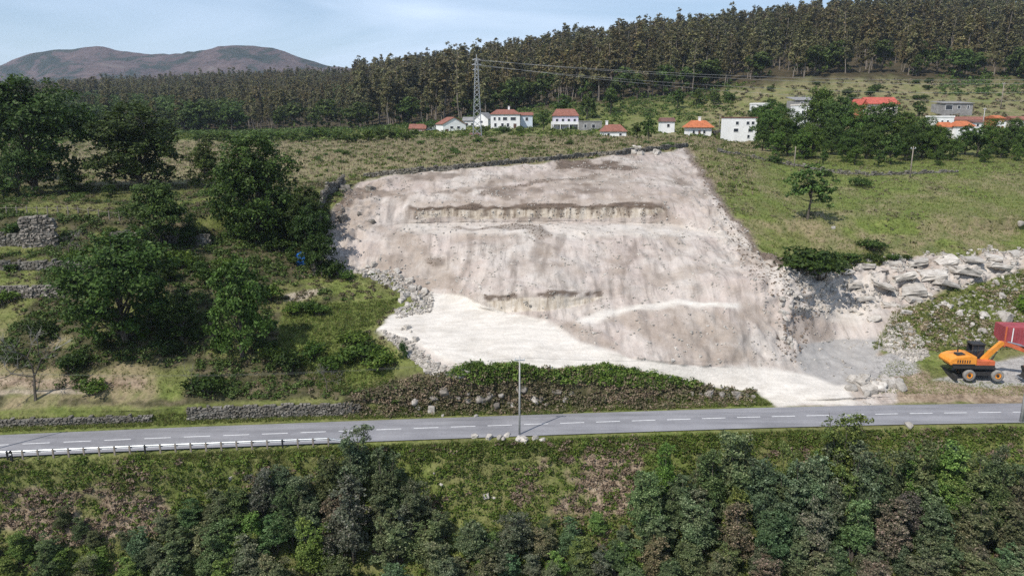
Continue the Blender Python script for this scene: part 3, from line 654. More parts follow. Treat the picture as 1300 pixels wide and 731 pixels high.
# large trees on the left terraces
plant_span('oakbig0', 45, 92, 258, 'largest dark oak at the left edge above the terrace walls', Yv=118, wide=1.12, col=(.62, .72, .62))
plant_span('oakbig1', 180, 135, 255, 'broad dark oak between the largest oak and the pylon side trees', Yv=121, wide=1.42, col=(.66, .74, .6))
plant_span('oakbig2', 330, 170, 345, 'tall dark oak beside the left edge of the quarry', Yv=101, wide=1.05, col=(.72, .85, .66))
plant_span('oakbig0', 160, 290, 500, 'wide dark oak low on the slope beside the road', Yv=77.5, wide=1.18, col=(.66, .78, .6))
plant_span('oak0', 205, 225, 325, 'mid green rounded tree between the dark oaks on the terraces', Yv=96, col=(.82, .95, .8), wide=1.1)
plant_span('oak1', 308, 335, 497, 'slender green tree with pale trunk above the roadside wall', Yv=76, col=(.85, 1.05, .8), wide=.82)
plant_span('oak2', 232, 372, 492, 'lower dark tree right of the wide oak by the road', Yv=78, col=(.55, .68, .52), wide=1.0)
plant_span('oak1', 262, 184, 262, 'olive tree behind the gap between two dark oaks', Yv=122, col=(.8, .82, .6))
plant_span('oak2', 25, 180, 258, 'grey green tree standing in front of the largest oak', Yv=112, col=(1.15, 1.35, 1.5), wide=.75)
plant_span('oak0', 370, 240, 345, 'dark tree leaning over the left edge of the quarry', Yv=102.5, col=(.7, .82, .62), wide=1.0)
plant_span('oak0', 116, 275, 312, 'small round green tree beside the ruined stone pier', Yv=100, wide=1.1)
plant_span('oak1', -40, 85, 255, 'pale olive tree cut by the left frame edge', Yv=128, col=(1.5, 1.5, 1.1), wide=.8)
plant_span('oak2', 512, 432, 492, 'young green tree at the foot of the white scree tip', Yv=76.2, col=(.6, .8, .7), wide=.62)
for k, (px, t, b, Yv, wd) in enumerate([(140,232,285,112,1.3),(285,262,330,104,1.2),(240,285,345,97,1.3),(255,330,388,90,1.3),(392,240,345,99.5,1.0),(350,290,345,99,1.3),(215,330,400,88,1.2),(95,215,262,116,1.4),(300,225,290,112,1.1),(185,352,420,86,1.2),(130,420,505,76.5,1.2),(225,430,505,76,1.3),(350,430,492,78,1.1),(275,445,500,76.5,1.2),(396,262,366,95.5,.95),(408,292,374,93,.95),(5,225,262,111,1.4)]):  # rightmost tree added, its neighbour enlarged, to throw shade onto the quarry's left edge
    plant_span('oak%d' % (k % 3), px, t, b, 'dark bushy tree filling the gaps between the terrace oaks', Yv=Yv, wide=wd, col=[(.5,.62,.46),(.6,.7,.5),(.42,.52,.4)][k % 3], group='dark bushy trees between the terrace oaks')
plant_span('bare1', 88, 280, 328, 'small leafless grey tree on the upper terrace lawn', rz=1.0)
plant_span('bare0', 45, 395, 508, 'leafless grey tree standing on the left roadside terrace', rz=.3)
plant_span('bare1', 415, 455, 497, 'crooked white trunked sapling above the roadside wall', rz=2.2)
plant_span('bare0', 245, 452, 500, 'thin bare sapling under the dark tree by the roadside wall', wide=.6)
plant_span('small', 1024, 213, 279, 'lone small tree with visible trunk on the grass field', rz=.4, wide=1.05, col=(.9, 1.0, 1.0))
plant_span('oak0', 1299, 372, 408, 'bright green leafy tree above the maroon container', Yv=92, col=(1.9, 2.1, 1.1), wide=1.1)

# oaks in the village, right of the white block house
vill = [(975,128,206,190),(1000,140,212,176),(1040,112,200,200),(1062,120,206,190),(1090,135,208,182),(1118,130,212,180),(1145,140,214,176),(1170,150,216,170),(1195,160,214,172),(1225,160,212,176),(1255,152,212,178),(1285,150,210,180),(1310,148,210,182),(1075,165,220,163),(1030,160,216,170),(1130,170,222,160),(1210,175,218,166),(1270,172,214,170),(985,165,212,172),(1165,128,160,240),(960,132,170,230),(968,160,205,182),(1015,165,214,168),(1055,150,210,178),(1100,155,216,170),(1150,160,218,166),(1185,158,216,168),(1240,162,214,172),(1298,158,212,174),(1320,160,212,174),(1085,185,222,158),(1115,190,224,156),(1190,188,220,158),(1250,185,218,162),(1290,182,214,166),(1045,190,218,160)]
tints = [(.75,.85,.7),(.6,.72,.55),(.9,1.0,.75),(.7,.8,.75)]
tints = [tuple(v * 1.3 for v in t_) for t_ in tints]
for i, (px, t, b, Yv) in enumerate(vill):
    plant_span(['oak0','oak1','oak2','far0'][i % 4] if b - t < 55 else ['oakbig0','oakbig1','oakbig2'][i % 3], px, t, b, 'dense dark tree in the grove below the right hand village houses', Yv=Yv, group='grove of dark trees below the right houses', col=tints[i % 4], wide=random.uniform(.8, 1.05))
# shrubs and garden trees around the left hand houses
gard = [(570,196,206,150,'round dark bush in the dry field above the quarry'),(823,148,176,215,'round green tree between the low house and the white cottage'),(808,156,176,218,'lower green tree left of the round garden tree'),(690,140,165,262,'pale garden tree right of the large white villa'),(715,120,150,290,'green tree uphill of the red roofed veranda house'),(745,118,146,292,'dark tree uphill of the stone ruin'),(775,112,142,300,'tall green tree on the slope above the low house'),(860,112,146,300,'dark green tree uphill of the orange roofed house'),(885,112,146,302,'bushy green tree below the hillside meadow'),(906,114,150,296,'last dark tree left of the hillside meadow'),(640,158,170,250,'bush in front of the large white villa'),(615,158,172,252,'leafy bush beside the foot of the pylon'),(660,160,172,250,'bush at the right corner of the villa garden'),(545,150,170,290,'green bush behind the pink walled house')]
for i, (px, t, b, Yv, lb) in enumerate(gard):
    bush = 'bush' in lb.split()[:4]
    plant_span('bush%d' % (i % 3) if bush else 'far%d' % (i % 2), px, t, b, lb, Yv=Yv, cat='bush' if bush else 'tree', col=[(1,1,.9),(.8,.95,.75),(1.15,1.15,.9)][i % 3], wide=1.25 if bush else .85)

# bushes along the meadow edge above the rock ledge
edge = [(1018,312,346),(1040,312,350),(1060,318,340),(1080,318,334),(1106,318,331),(1132,320,330),(1152,322,329),(1090,222,236),(1050,214,224),(985,196,208),(1105,300,318)]
for i, (px, t, b) in enumerate(edge):
    near_ = b > 300
    plant_span('bush%d' % (i % 3), px, t, b, 'dark bush hanging over the rock ledge at the meadow edge' if near_ else 'low bush along the field wall below the grove', cat='bush', group='bushes over the rock ledge' if near_ else 'bushes by the field wall', col=(.7, .8, .65), wide=1.5)
# hedge of bushes on the left terraces
lb = [(15,345),(10,385),(75,348),(95,330),(50,425),(170,340),(250,345),(285,340),(270,360),(230,340),(200,345),(390,395),(372,398),(405,400),(340,380),(440,460),(465,455),(395,455),(370,470),(450,440),(480,470),(420,470),(345,455),(300,350),(15,300),(20,460),(90,470),(120,500),(260,500),(330,310),(140,300),(240,300),(390,300),(375,335),(355,320),(420,352),(440,355)]
for i, (px, b) in enumerate(lb):
    plant('bush%d' % (i % 3), ground(px, b), random.uniform(1.2, 2.6), 'low green bush among the grass terraces left of the quarry', 'bush', 'bushes on the left terraces', col=random.choice([(.6,.75,.5),(.9,1.0,.7),(1.2,1.25,.8),(.5,.6,.45)]), wide=1.25)
# row of shrubs at the far side of the dry field
for i in range(26):
    px = 255 + i * 11 + random.uniform(-4, 4); P = gnd_at(px, random.uniform(215, 245))
    plant('far%d' % (i % 2), P, random.uniform(2.5, 4.5), 'low light green shrub at the far edge of the dry field', 'bush', 'shrubs along the far edge of the dry field', name='shrub', col=random.choice([(1.3,1.35,.9),(1,1.05,.8),(.8,.9,.7)]), wide=1.3, sink=.6)
for i in range(22):
    px = random.uniform(300, 860); P = gnd_at(px, random.uniform(150, 205))
    plant('bush%d' % (i % 3), P, random.uniform(.8, 1.7), 'small grey green bush dotted over the dry field', 'bush', 'bushes dotted over the dry field', col=random.choice([(1.1,1.15,1.2),(.9,1,.8)]), wide=1.4)
for i in range(16):
    px = random.uniform(915, 1180); P = gnd_at(px, random.uniform(275, 312))
    plant('bush%d' % (i % 3), P, random.uniform(1.8, 3.6), 'bush dotted over the hillside meadow below the forest', 'bush', 'bushes on the hillside meadow', col=(.7,.8,.6), wide=1.3)

# trees below the road, nearest the camera
fg = []
rng = random.Random(5)
def fgtree(px, Yv, h, wide, col): fg.append((px, Yv, h, wide, col))
GREYG, PURP, DEEP, FRESH = (.88,1.0,.76), (1.0,.93,.88), (.7,.86,.56), (1.0,1.3,.5)
for px, Yv, top, wd, c in [(455,61.5,528,.95,GREYG),(490,60.5,552,1.0,DEEP),(420,60.5,560,1.0,DEEP),(525,59.5,600,1.0,GREYG),(385,59.5,590,1.0,GREYG),(450,58,590,1.1,PURP),(350,58.5,640,1.0,DEEP),(500,57.5,640,1.0,PURP),(400,57,650,1.0,FRESH),(545,57.5,655,1.0,GREYG),
      (600,57.5,650,1.0,DEEP),(650,57.5,640,1.1,GREYG),(690,57.5,665,1.0,PURP),(620,56,690,1.0,GREYG),(740,57,670,1.0,FRESH),(780,56.5,680,1.0,DEEP),
      (925,61,545,1.05,GREYG),(895,60.5,570,1.0,DEEP),(960,60,575,1.0,GREYG),(860,60,610,1.0,DEEP),(1060,61.5,525,.95,FRESH),(1085,60.5,560,1.0,GREYG),(1030,60,570,1.0,PURP),(1000,59.5,590,1.0,GREYG),(1120,60.5,575,1.0,DEEP),(1160,61,560,1.0,GREYG),(1200,61,555,1.0,FRESH),(1225,60,580,1.05,GREYG),(1260,60,590,1.0,DEEP),(1300,60,585,1.1,GREYG),(1340,60,585,1.1,DEEP),
      (830,58,645,1.0,PURP),(880,58,640,1.1,GREYG),(930,58,640,1.0,PURP),(980,57.5,645,1.1,DEEP),(1030,57.5,640,1.1,PURP),(1080,57.5,635,1.1,GREYG),(1130,57.5,640,1.1,PURP),(1180,57.5,640,1.1,DEEP),(1230,57.5,640,1.1,PURP),(1280,57.5,645,1.1,GREYG),(1320,57,640,1.1,PURP),
      (850,55.5,700,1.0,DEEP),(910,55.5,695,1.0,PURP),(970,55,700,1.1,PURP),(1040,55,695,1.1,GREYG),(1110,55,700,1.1,PURP),(1170,55,690,1.1,GREYG),(1240,55,700,1.1,PURP),(1300,55,690,1.1,GREYG),(800,54.5,710,1.0,GREYG),
      (30,57.5,680,1.0,FRESH),(80,57,695,1.0,FRESH),(130,57,690,1.0,FRESH),(180,57,690,1.0,DEEP),(230,57.5,665,1.0,GREYG),(280,57.5,655,1.0,GREYG),(320,57,670,1.1,PURP),(210,55.5,705,1.0,GREYG),(280,55.5,705,1.0,FRESH),(350,55.5,700,1.0,GREYG),(430,55,700,1.0,DEEP),(500,55,705,1.0,GREYG),(570,55,705,1.0,PURP),(-10,57,690,1.0,DEEP),(700,55,710,1.0,GREYG),(305,59.8,605,.9,DEEP),(245,59.5,628,.9,DEEP),(335,60.3,585,.9,PURP),(280,59.8,612,.9,GREYG),(360,60.8,575,.85,GREYG),(210,59,645,.9,GREYG),(320,58.6,640,.9,FRESH),(265,58.4,655,.9,PURP)] + [(820 + 27 * q + (q % 3) * 5, 59 + (q % 4) * .5, 592 + (q * 37 % 41), .9, [GREYG, DEEP, PURP, GREYG, FRESH][q % 5]) for q in range(19)] + [(830 + 45 * q, 56.3, 672 + (q * 29 % 23), 1.0, [PURP, GREYG, DEEP][q % 3]) for q in range(11)] + [(370 + 28 * q, 58.8, 605 + (q * 17 % 29), .85, [DEEP, GREYG, PURP][q % 3]) for q in range(6)] + [(10 + 52 * q, 56, 700, .9, [FRESH, DEEP, GREYG][q % 3]) for q in range(6)] + [(560 + 33 * q, 59.2 - (q % 3) * .6, 642 + (q * 31 % 37), .8, [DEEP, GREYG, FRESH, PURP][q % 4]) for q in range(8)] + [(555 + 30 * q, 56.4, 678 + (q * 23 % 25), .9, [GREYG, PURP, FRESH][q % 3]) for q in range(9)] + [(25 + (q * 97 % 310), 57.2 + (q * 7 % 5) * .45, 668 + (q * 19 % 37) - (q * 97 % 310) * .06, .8, [FRESH, DEEP, GREYG][q % 3]) for q in range(12)] + [(840 + 52 * q, 61.3, 563 + (q * 13 % 17), .7, [FRESH, GREYG, DEEP][q % 3]) for q in range(10)]:
    if px > 815 and top < 650: top -= 16
    P = gnd_at(px, Yv); tp = at(px, top, P.y); fgtree(px, Yv, max(2.5, tp.z - P.z), wd, c)
for i, (px, Yv, h, wd, c) in enumerate(fg):
    side = 'left' if px < 330 else 'middle' if px < 800 else 'right'
    cn = {GREYG: 'grey green', PURP: 'purple brown', DEEP: 'deep green', FRESH: 'fresh green'}[c]
    plant('aca%d' % (i % 4), gnd_at(px, Yv), h, f'{cn} feathery tree in {side} thicket below the road', 'tree', f'thicket trees below the road, {side}', col=tuple(v * random.uniform(.85, 1.15) for v in c), wide=wd * min(1.6, max(1.0, 7.5 / h)))

# ------------------------------------------------------------------ forest on the hills
fm = (GRD[:, :, 1] > 325) & (GRD[:, :, 1] < 1020) & (UVg[:, :, 0] > -120) & (UVg[:, :, 0] < 1420)
pts, fi, fj = scatter(fm, 15000)
fu, fv = to_px(pts[:, 0], pts[:, 1], pts[:, 2])
keep = ~((fu > 905) & (fu < 1185) & (pts[:, 1] < 330))
pts, fu, fv = pts[keep], fu[keep], fv[keep]
kind = RNG.integers(0, 5, len(pts))
green = (fu < 560) & (pts[:, 1] < 640) & (fbm(pts[:, 0] * .012, pts[:, 1] * .012, pts[:, 0] * 0, 3) > -.02 + (fu - 250) * .0006) & (RNG.random(len(pts)) < .75) | ((pts[:, 1] < 345) & (RNG.random(len(pts)) < .35))
kind[green] = 5 + RNG.integers(0, 2, green.sum())
hs = np.where(kind < 5, .48 + .6 * RNG.random(len(pts)) ** 1.1, RNG.uniform(.7, 1.15, len(pts))); hs = np.where((kind < 5) & (RNG.random(len(pts)) < .07), hs * 1.22, hs); hs = np.where((kind < 5) & (fu < 450), hs * .72, hs)
order = np.argsort(pts[:, 1] + np.where((fu > 560) & (kind < 5), 0, 400) + np.where(np.abs(fu - 650) > 660, 9999, 0))
ind, rest = order[:170], order[170:]
for q in ind:
    k = int(kind[q]); P = Vector(pts[q]); u = fu[q]
    wh = 'above the white villas' if u < 760 else 'above the orange roofed house' if u < 910 else 'above the hillside meadow' if u < 1185 else 'above the ruined stone house'
    if k < 5: plant('euc%d' % k, P, 24 * hs[q], f'tall eucalyptus at the forest edge {wh}', 'tree', f'forest edge trees {wh}', wide=random.uniform(.9, 1.25), sink=.3)
    else: plant('far%d' % (k - 5), P, 12 * hs[q], f'leafy green tree at the forest edge {wh}', 'tree', f'leafy forest edge trees {wh}', sink=.3)
rp = pts[rest]
me = bpy.data.meshes.new('forest'); me.from_pydata(rp.tolist(), [], [])
a_ = me.attributes.new('kind', 'INT', 'POINT'); a_.data.foreach_set('value', kind[rest].astype(np.int32))
a_ = me.attributes.new('scl', 'FLOAT_VECTOR', 'POINT'); wv = hs[rest] * RNG.uniform(.95, 1.35, len(rest)); a_.data.foreach_set('vector', np.stack([wv, wv, hs[rest]], 1).astype(np.float32).ravel())
a_ = me.attributes.new('rot', 'FLOAT_VECTOR', 'POINT'); a_.data.foreach_set('vector', np.stack([0 * wv, 0 * wv, RNG.uniform(0, 6.28, len(rest))], 1).astype(np.float32).ravel())
ng = bpy.data.node_groups.new('forest_scatter', 'GeometryNodeTree')
ng.interface.new_socket('Geometry', in_out='INPUT', socket_type='NodeSocketGeometry'); ng.interface.new_socket('Geometry', in_out='OUTPUT', socket_type='NodeSocketGeometry')
gi, go = ng.nodes.new('NodeGroupInput'), ng.nodes.new('NodeGroupOutput'); jn = ng.nodes.new('GeometryNodeJoinGeometry')
def named(n, t):
    nd = ng.nodes.new('GeometryNodeInputNamedAttribute'); nd.data_type = t; nd.inputs['Name'].default_value = n; return nd.outputs['Attribute']
ak, asc, aro = named('kind', 'INT'), named('scl', 'FLOAT_VECTOR'), named('rot', 'FLOAT_VECTOR')
for k in range(7):
    root = PROTO['euc%d' % k if k < 5 else 'far%d' % (k - 5)]
    cmpn = ng.nodes.new('FunctionNodeCompare'); cmpn.data_type = 'INT'; cmpn.operation = 'EQUAL'
    ii_ = [s for s in cmpn.inputs if s.type == 'INT']; ng.links.new(ak, ii_[0]); ii_[1].default_value = k
    for ch in root.children:
        oi = ng.nodes.new('GeometryNodeObjectInfo'); oi.inputs['Object'].default_value = ch; oi.inputs['As Instance'].default_value = True; oi.transform_space = 'ORIGINAL'
        ip = ng.nodes.new('GeometryNodeInstanceOnPoints'); ng.links.new(gi.outputs[0], ip.inputs['Points']); ng.links.new(cmpn.outputs[0], ip.inputs['Selection'])
        ng.links.new(oi.outputs['Geometry'], ip.inputs['Instance']); ng.links.new(aro, ip.inputs['Rotation']); ng.links.new(asc, ip.inputs['Scale'])
        ng.links.new(ip.outputs[0], jn.inputs[0])
ng.links.new(jn.outputs[0], go.inputs[0])
fo = tag(link('forest', me), 'dense eucalyptus forest covering the hillsides behind the village', 'forest', kind='stuff')
fo.modifiers.new('scatter', 'NODES').node_group = ng

# ------------------------------------------------------------------ stone walls
def jit_boxes(name, boxes, mat, parent, jit=.3, rng=RNG):
    """boxes: centre, half sizes, yaw -> uneven blocks in one mesh"""
    n = len(boxes); c = np.array([b[0] for b in boxes]); h = np.array([b[1] for b in boxes]); a = np.array([b[2] for b in boxes])
    cor = np.array([(x, y, z) for z in (-1, 1) for x, y in ((-1, -1), (1, -1), (1, 1), (-1, 1))], float)
    Vv = cor[None] * (h[:, None] * (1 + rng.uniform(-jit * 1.6, jit * .6, (n, 8, 3))))
    ca, sa = np.cos(a)[:, None], np.sin(a)[:, None]
    Vx = Vv[:, :, 0] * ca - Vv[:, :, 1] * sa; Vy = Vv[:, :, 0] * sa + Vv[:, :, 1] * ca
    Vv = np.stack([Vx, Vy, Vv[:, :, 2]], -1) + c[:, None]
    f = np.array([(0,3,2,1),(4,5,6,7),(0,1,5,4),(1,2,6,5),(2,3,7,6),(3,0,4,7)])
    Fq = (np.arange(n)[:, None, None] * 8 + f[None]).reshape(-1, 4)
    o = link(name, mesh_np(name, Vv.reshape(-1, 3), Fq, MATS[mat]), parent); o['kind'] = 'stuff'
    return o
def stone_wall(label, pix, h, st=.3, thick=.5, mat='wall_stone', ragged=.35, name='dry_stone_wall'):
    pts = [ground(*p) if len(p) == 2 else gnd_at(p[0], p[2]) for p in pix]
    root = tag(empty(name, pts[0]), label, 'stone wall'); boxes = []
    core = MB()
    for A, B in zip(pts[:-1], pts[1:]):
        d = Vector((B.x - A.x, B.y - A.y, 0)); Ln = d.length; d /= max(Ln, 1e-6); yaw = math.atan2(d.y, d.x); s = 0
        z = -.25; k = 0
        while z < h:
            hh = st * random.uniform(.6, .9); s = random.uniform(-.2, 0)
            while s < Ln:
                ln = st * random.uniform(.8, 2.0); m = s + ln / 2; x, y = A.x + d.x * m, A.y + d.y * m
                top = h * (1 - ragged * (.5 + .5 * math.sin(m * .7 + pts[0].x) * math.sin(m * .23 + 1)))
                if z < top:
                    zg = A.z + (B.z - A.z) * min(1, max(0, m / Ln)); th = thick * random.uniform(.42, .56)
                    boxes.append(((x - root.location.x, y - root.location.y, zg + z + hh / 2 - root.location.z), (ln / 2 * .97, th, hh / 2 * 1.02), yaw + random.uniform(-.08, .08)))
                s += ln
            z += hh * .97
    jit_boxes('stones', boxes, mat, root)
    return root
def span(px0, px1, f, n):
    return [(px0 + (px1 - px0) * k / n, f(px0 + (px1 - px0) * k / n)) for k in range(n + 1)]
I = lambda tab: (lambda x: float(np.interp(x, [t[0] for t in tab], [t[1] for t in tab])))
stone_wall('long dry stone retaining wall beside the road at the left edge', span(-60, 190, I([(-60, 541), (190, 532)]), 10), 1.1, .24, ragged=.75)
stone_wall('dry stone retaining wall beside the road under the dark oaks', span(240, 455, I([(240, 530), (455, 523)]), 9), 1.15, .24, ragged=.65)
stone_wall('low stone terrace wall above the lower left lawn', span(-40, 80, I([(-40, 379), (80, 377)]), 6), 1.3, .34, mat='outcrop')
stone_wall('long stone terrace wall in front of the leafless tree', span(-40, 112, I([(-40, 343), (112, 341)]), 7), 1.4, .34)
stone_wall('uppermost terrace wall at the left edge', span(-40, 30, I([(-40, 312), (30, 312)]), 3), 1.7, .36)
stone_wall('tall ruined stone pier at the end of the upper terrace wall', [(30, 314), (50, 313), (71, 313)], 4.0, .4, .8, 'outcrop', .3, 'stone_pier')
stone_wall('half hidden stone wall behind the round terrace tree', span(140, 265, I([(140, 306), (265, 312)]), 5), 1.6, .36)
stone_wall('rough stone wall along the top rim of the quarry', span(462, 872, I([(462, 226), (500, 222), (600, 213), (700, 204), (800, 195), (872, 187.5)]), 18), 1.0, .36, .6)
stone_wall('loose field wall between the meadow and the grove', span(912, 1215, I([(912, 193), (960, 202), (1030, 215), (1060, 220), (1110, 223), (1215, 219)]), 14), .8, .36, .6, ragged=.7)
stone_wall('stone wall running uphill along the left edge of the quarry', [(399, 348), (402, 325), (404, 300), (406, 280), (409, 262), (416, 250), (436, 238)], 2.3, .36, .6)
stone_wall('grey garden wall of the village left of the block house', span(905, 925, I([(905, 172), (925, 172)]), 2), 2.0, .4)

# ------------------------------------------------------------------ boulders and rubble
def rock_mesh(name, seed, mat, flat=.75):
    rng = np.random.default_rng(seed); bm = bmesh.new()
    for k in range(22):
        d = rng.normal(size=3); d /= np.abs(d).max() ** .55 * np.linalg.norm(d) ** .45; bm.verts.new(d * np.array([1, .8, flat]) * rng.uniform(.85, 1.05))
    bmesh.ops.convex_hull(bm, input=bm.verts[:]); bmesh.ops.delete(bm, geom=[v for v in bm.verts if not v.link_faces], context='VERTS')
    bmesh.ops.bevel(bm, geom=bm.edges[:], offset=.06, segments=1, affect='EDGES')
    me = bpy.data.meshes.new(name); bm.to_mesh(me); bm.free(); me.materials.append(MATS[mat]); return me
def slab_mesh(name, seed, mat):
    rng = np.random.default_rng(seed); bm = bmesh.new()
    for x in (-1, 1):
        for y in (-.8, .8):
            for z in (-.75, .75): bm.verts.new(np.array([x, y, z]) * rng.uniform(.62, 1.05, 3)); 
    for k in range(4): bm.verts.new(rng.uniform(-1, 1, 3) * np.array([.9, .8, .85]))
    bmesh.ops.convex_hull(bm, input=bm.verts[:]); bmesh.ops.delete(bm, geom=[v for v in bm.verts if not v.link_faces], context='VERTS')
    bmesh.ops.subdivide_edges(bm, edges=bm.edges[:], cuts=2, use_grid_fill=True)
    for v in bm.verts: v.co += Vector(rng.normal(size=3) * .045)
    me = bpy.data.meshes.new(name); bm.to_mesh(me); bm.free(); me.materials.append(MATS[mat]); return me
SLB = {m: [slab_mesh('rock_slab', 300 + i, m) for i in range(6)] for m in ('boulder_pale', 'outcrop')}
RK = {m: [rock_mesh('boulder', 200 + i, m) for i in range(6)] for m in ('boulder_pale', 'outcrop')}
def boulder(px, py, wpx, label, group=None, mat='boulder_pale', flat=1.0, sink=.35, rz=None, name='boulder'):
    P = ground(px, py); s = wpx * mpp(P) / 2 / .95
    o = link(name, random.choice((SLB if name == 'rock_slab' or (random.random() < .4 and not group == 'rocks of the roadside bank') else RK)[mat])); o.scale = (s, s * random.uniform(.7, 1) * (1.1 if flat < .7 else 1), s * flat * random.uniform(.8, 1.1))
    o.location = (P.x, P.y, P.z + s * flat * (.75 - sink * 1.6)); o.rotation_euler = (random.uniform(-.3, .3), random.uniform(-.3, .3), random.uniform(0, 6.28) if rz is None else rz)
    return tag(o, label, 'boulder', group)
rr = random.Random(3)
def pile(n, x0, x1, y0, y1, w0, w1, label, group, **kw):
    for _ in range(n):
        boulder(rr.uniform(x0, x1), rr.uniform(y0, y1), rr.uniform(w0, w1), label, group, **kw)
pile(16, 508, 548, 357, 388, 6, 13, 'pale boulder in the heap left of the white quarry floor', 'boulders left of the white floor')
pile(10, 486, 530, 412, 434, 5, 10, 'pale boulder tipped over the left end of the white floor', 'boulders at the white floor tip')
pile(26, 1080, 1142, 480, 505, 9, 21, 'pale boulder in the heap between quarry floor and road', 'boulder heap by the road')
pile(14, 990, 1006, 380, 442, 5, 10, 'grey boulder lined up along the right flank of the earth mound', 'boulders flanking the earth mound')
pile(12, 796, 838, 187, 197, 6, 10, 'boulder in the small heap at the upper quarry rim', 'boulder heap at the rim')
pile(10, 1165, 1290, 372, 428, 6, 12, 'pale boulder strewn on the grassy slope above the excavator', 'boulders on the slope above the excavator')
pile(12, 595, 700, 552, 560, 6, 12, 'stone on the road verge by the pole foot', 'stones on the near road verge')
pile(8, 430, 480, 240, 285, 7, 14, 'grey boulder by the top left corner of the quarry', 'boulders in the top left quarry corner', mat='outcrop')
pile(9, 455, 505, 335, 358, 6, 12, 'boulder along the shaded lower left quarry edge', 'boulders on the lower left quarry edge')
for px, py, wp, lb in [(548, 521, 15, 'large pale boulder on the far verge below the rock bank'), (531, 518, 9, 'small pale boulder left of the large verge boulder'), (562, 528, 6, 'white stone just right of the large verge boulder'), (604, 529, 7, 'white stone at the far edge of the road'),
        (617, 630, 8, 'white stone in the brambles below the road'), (627, 633, 7, 'second white stone beside the white bramble stone'), (560, 616, 5, 'small white stone on the slope right of the thicket top'), (551, 601, 4, 'tiny white stone high on the slope below the road'), (293, 607, 5, 'lone white stone below the guard rail'), (1153, 541, 12, 'pale stone at the near road edge by the thicket'), (1058, 290, 6, 'white stone lying in the meadow below the lone tree'), (1250, 402, 15, 'big pale slab leaning on the slope above the excavator'), (1275, 404, 17, 'big grey block left of the bright green tree'), (1248, 422, 13, 'flat pale slab just above the excavator cab'), (1295, 285, 10, 'grey boulder in the meadow at the right edge')]:
    boulder(px, py, wp, lb)
led = [(1075,345,26),(1100,338,30),(1130,335,34),(1165,333,32),(1200,332,36),(1235,330,30),(1262,328,28),(1290,324,30),(1145,352,40),(1185,350,44),(1225,346,46),(1265,340,44),(1120,362,34),(1160,368,40),(1200,361,36),(1095,380,30),(1130,388,30),(1160,380,26),(1050,352,22),(1085,362,26),(1030,350,18),(1110,405,24),(1150,396,20)]
for i, (px, py, wp) in enumerate(led):
    boulder(px, py, wp * .8, 'jagged pale rock slab of the ledge right of the quarry', 'rock slabs of the right ledge', flat=.36, sink=.40, rz=random.uniform(-.4, .4), name='rock_slab')
for i in range(24):
    px = 530 + i * 8.5 + random.uniform(-5, 5); boulder(px, 500 + random.uniform(-6, 15) - max(0, (px - 640) * .02), random.uniform(7, 19), 'pale grey rock cropping out of the roadside bank', 'rocks of the roadside bank', mat=random.choice(['outcrop', 'outcrop', 'boulder_pale']), flat=.85, sink=.46)
for i in range(8): boulder(880 + i * 11 + random.uniform(-3, 3), 500 + i * .7, random.uniform(7, 14), 'grey rock at the low end of the roadside bank', 'rocks at the low end of the bank', mat='outcrop')
def rubble(name, label, mask, n, s0, s1, mat):
    P, _, _ = scatter(mask, n); h = RNG.uniform(s0, s1, (n, 3)) * np.array([1, .8, .6]) * RNG.uniform(.5, 1.4, (n, 1))
    o = jit_boxes(name, [(P[i] + np.array([0, 0, h[i, 2] * .3]), h[i], RNG.uniform(0, 6.28)) for i in range(n)], mat, None, .35)
    tag(o, label, 'rubble', kind='stuff')
gp = lambda poly: in_poly(U, V, poly) & MASK_Y
rubble('rubble', 'small broken stones strewn over the quarry slopes', m_rock & ~m_white & (d2 > .15), 3800, .05, .17, 'boulder_pale')
stone_mat('soil_clod', (.12, .09, .065), (.22, .17, .13), (.33, .27, .215))
rubble('soil_clods', 'brown soil clods along the quarry rims and gullies', (blur(fr_rim, 3) > .12) & (d1 > -.3), 2300, .03, .12, 'soil_clod')
rubble('soil_clods', 'brown clods and stones along the right flank of the quarry', gp([(876,192),(905,224),(962,316),(1010,340),(1040,400),(1010,470),(985,440),(985,390),(940,330),(890,230)]), 900, .04, .17, 'soil_clod')
rubble('rubble', 'pale rubble on the rock ledges right of the quarry', (ledge > .3) & (d2 > -.1), 1600, .08, .34, 'boulder_pale')
rubble('rubble', 'grey spoil heap left of the excavator', gp([(1120,445),(1128,412),(1150,405),(1172,430),(1182,452),(1160,460)]), 900, .07, .26, 'boulder_pale')
rubble('rubble', 'broken stones spilling from the white floor tip', gp([(480,415),(520,432),(560,462),(600,468),(590,480),(545,476),(500,440)]), 700, .07, .25, 'boulder_pale')
rubble('rubble', 'stones scattered on the weedy slope right of the spoil heap', gp([(1150,395),(1300,345),(1320,430),(1240,440),(1180,440)]), 600, .06, .24, 'boulder_pale')
rubble('rubble', 'rubble along the left quarry edge', gp([(440,338),(500,345),(550,372),(550,395),(500,405),(500,395),(525,380),(480,360)]), 900, .07, .25, 'boulder_pale')

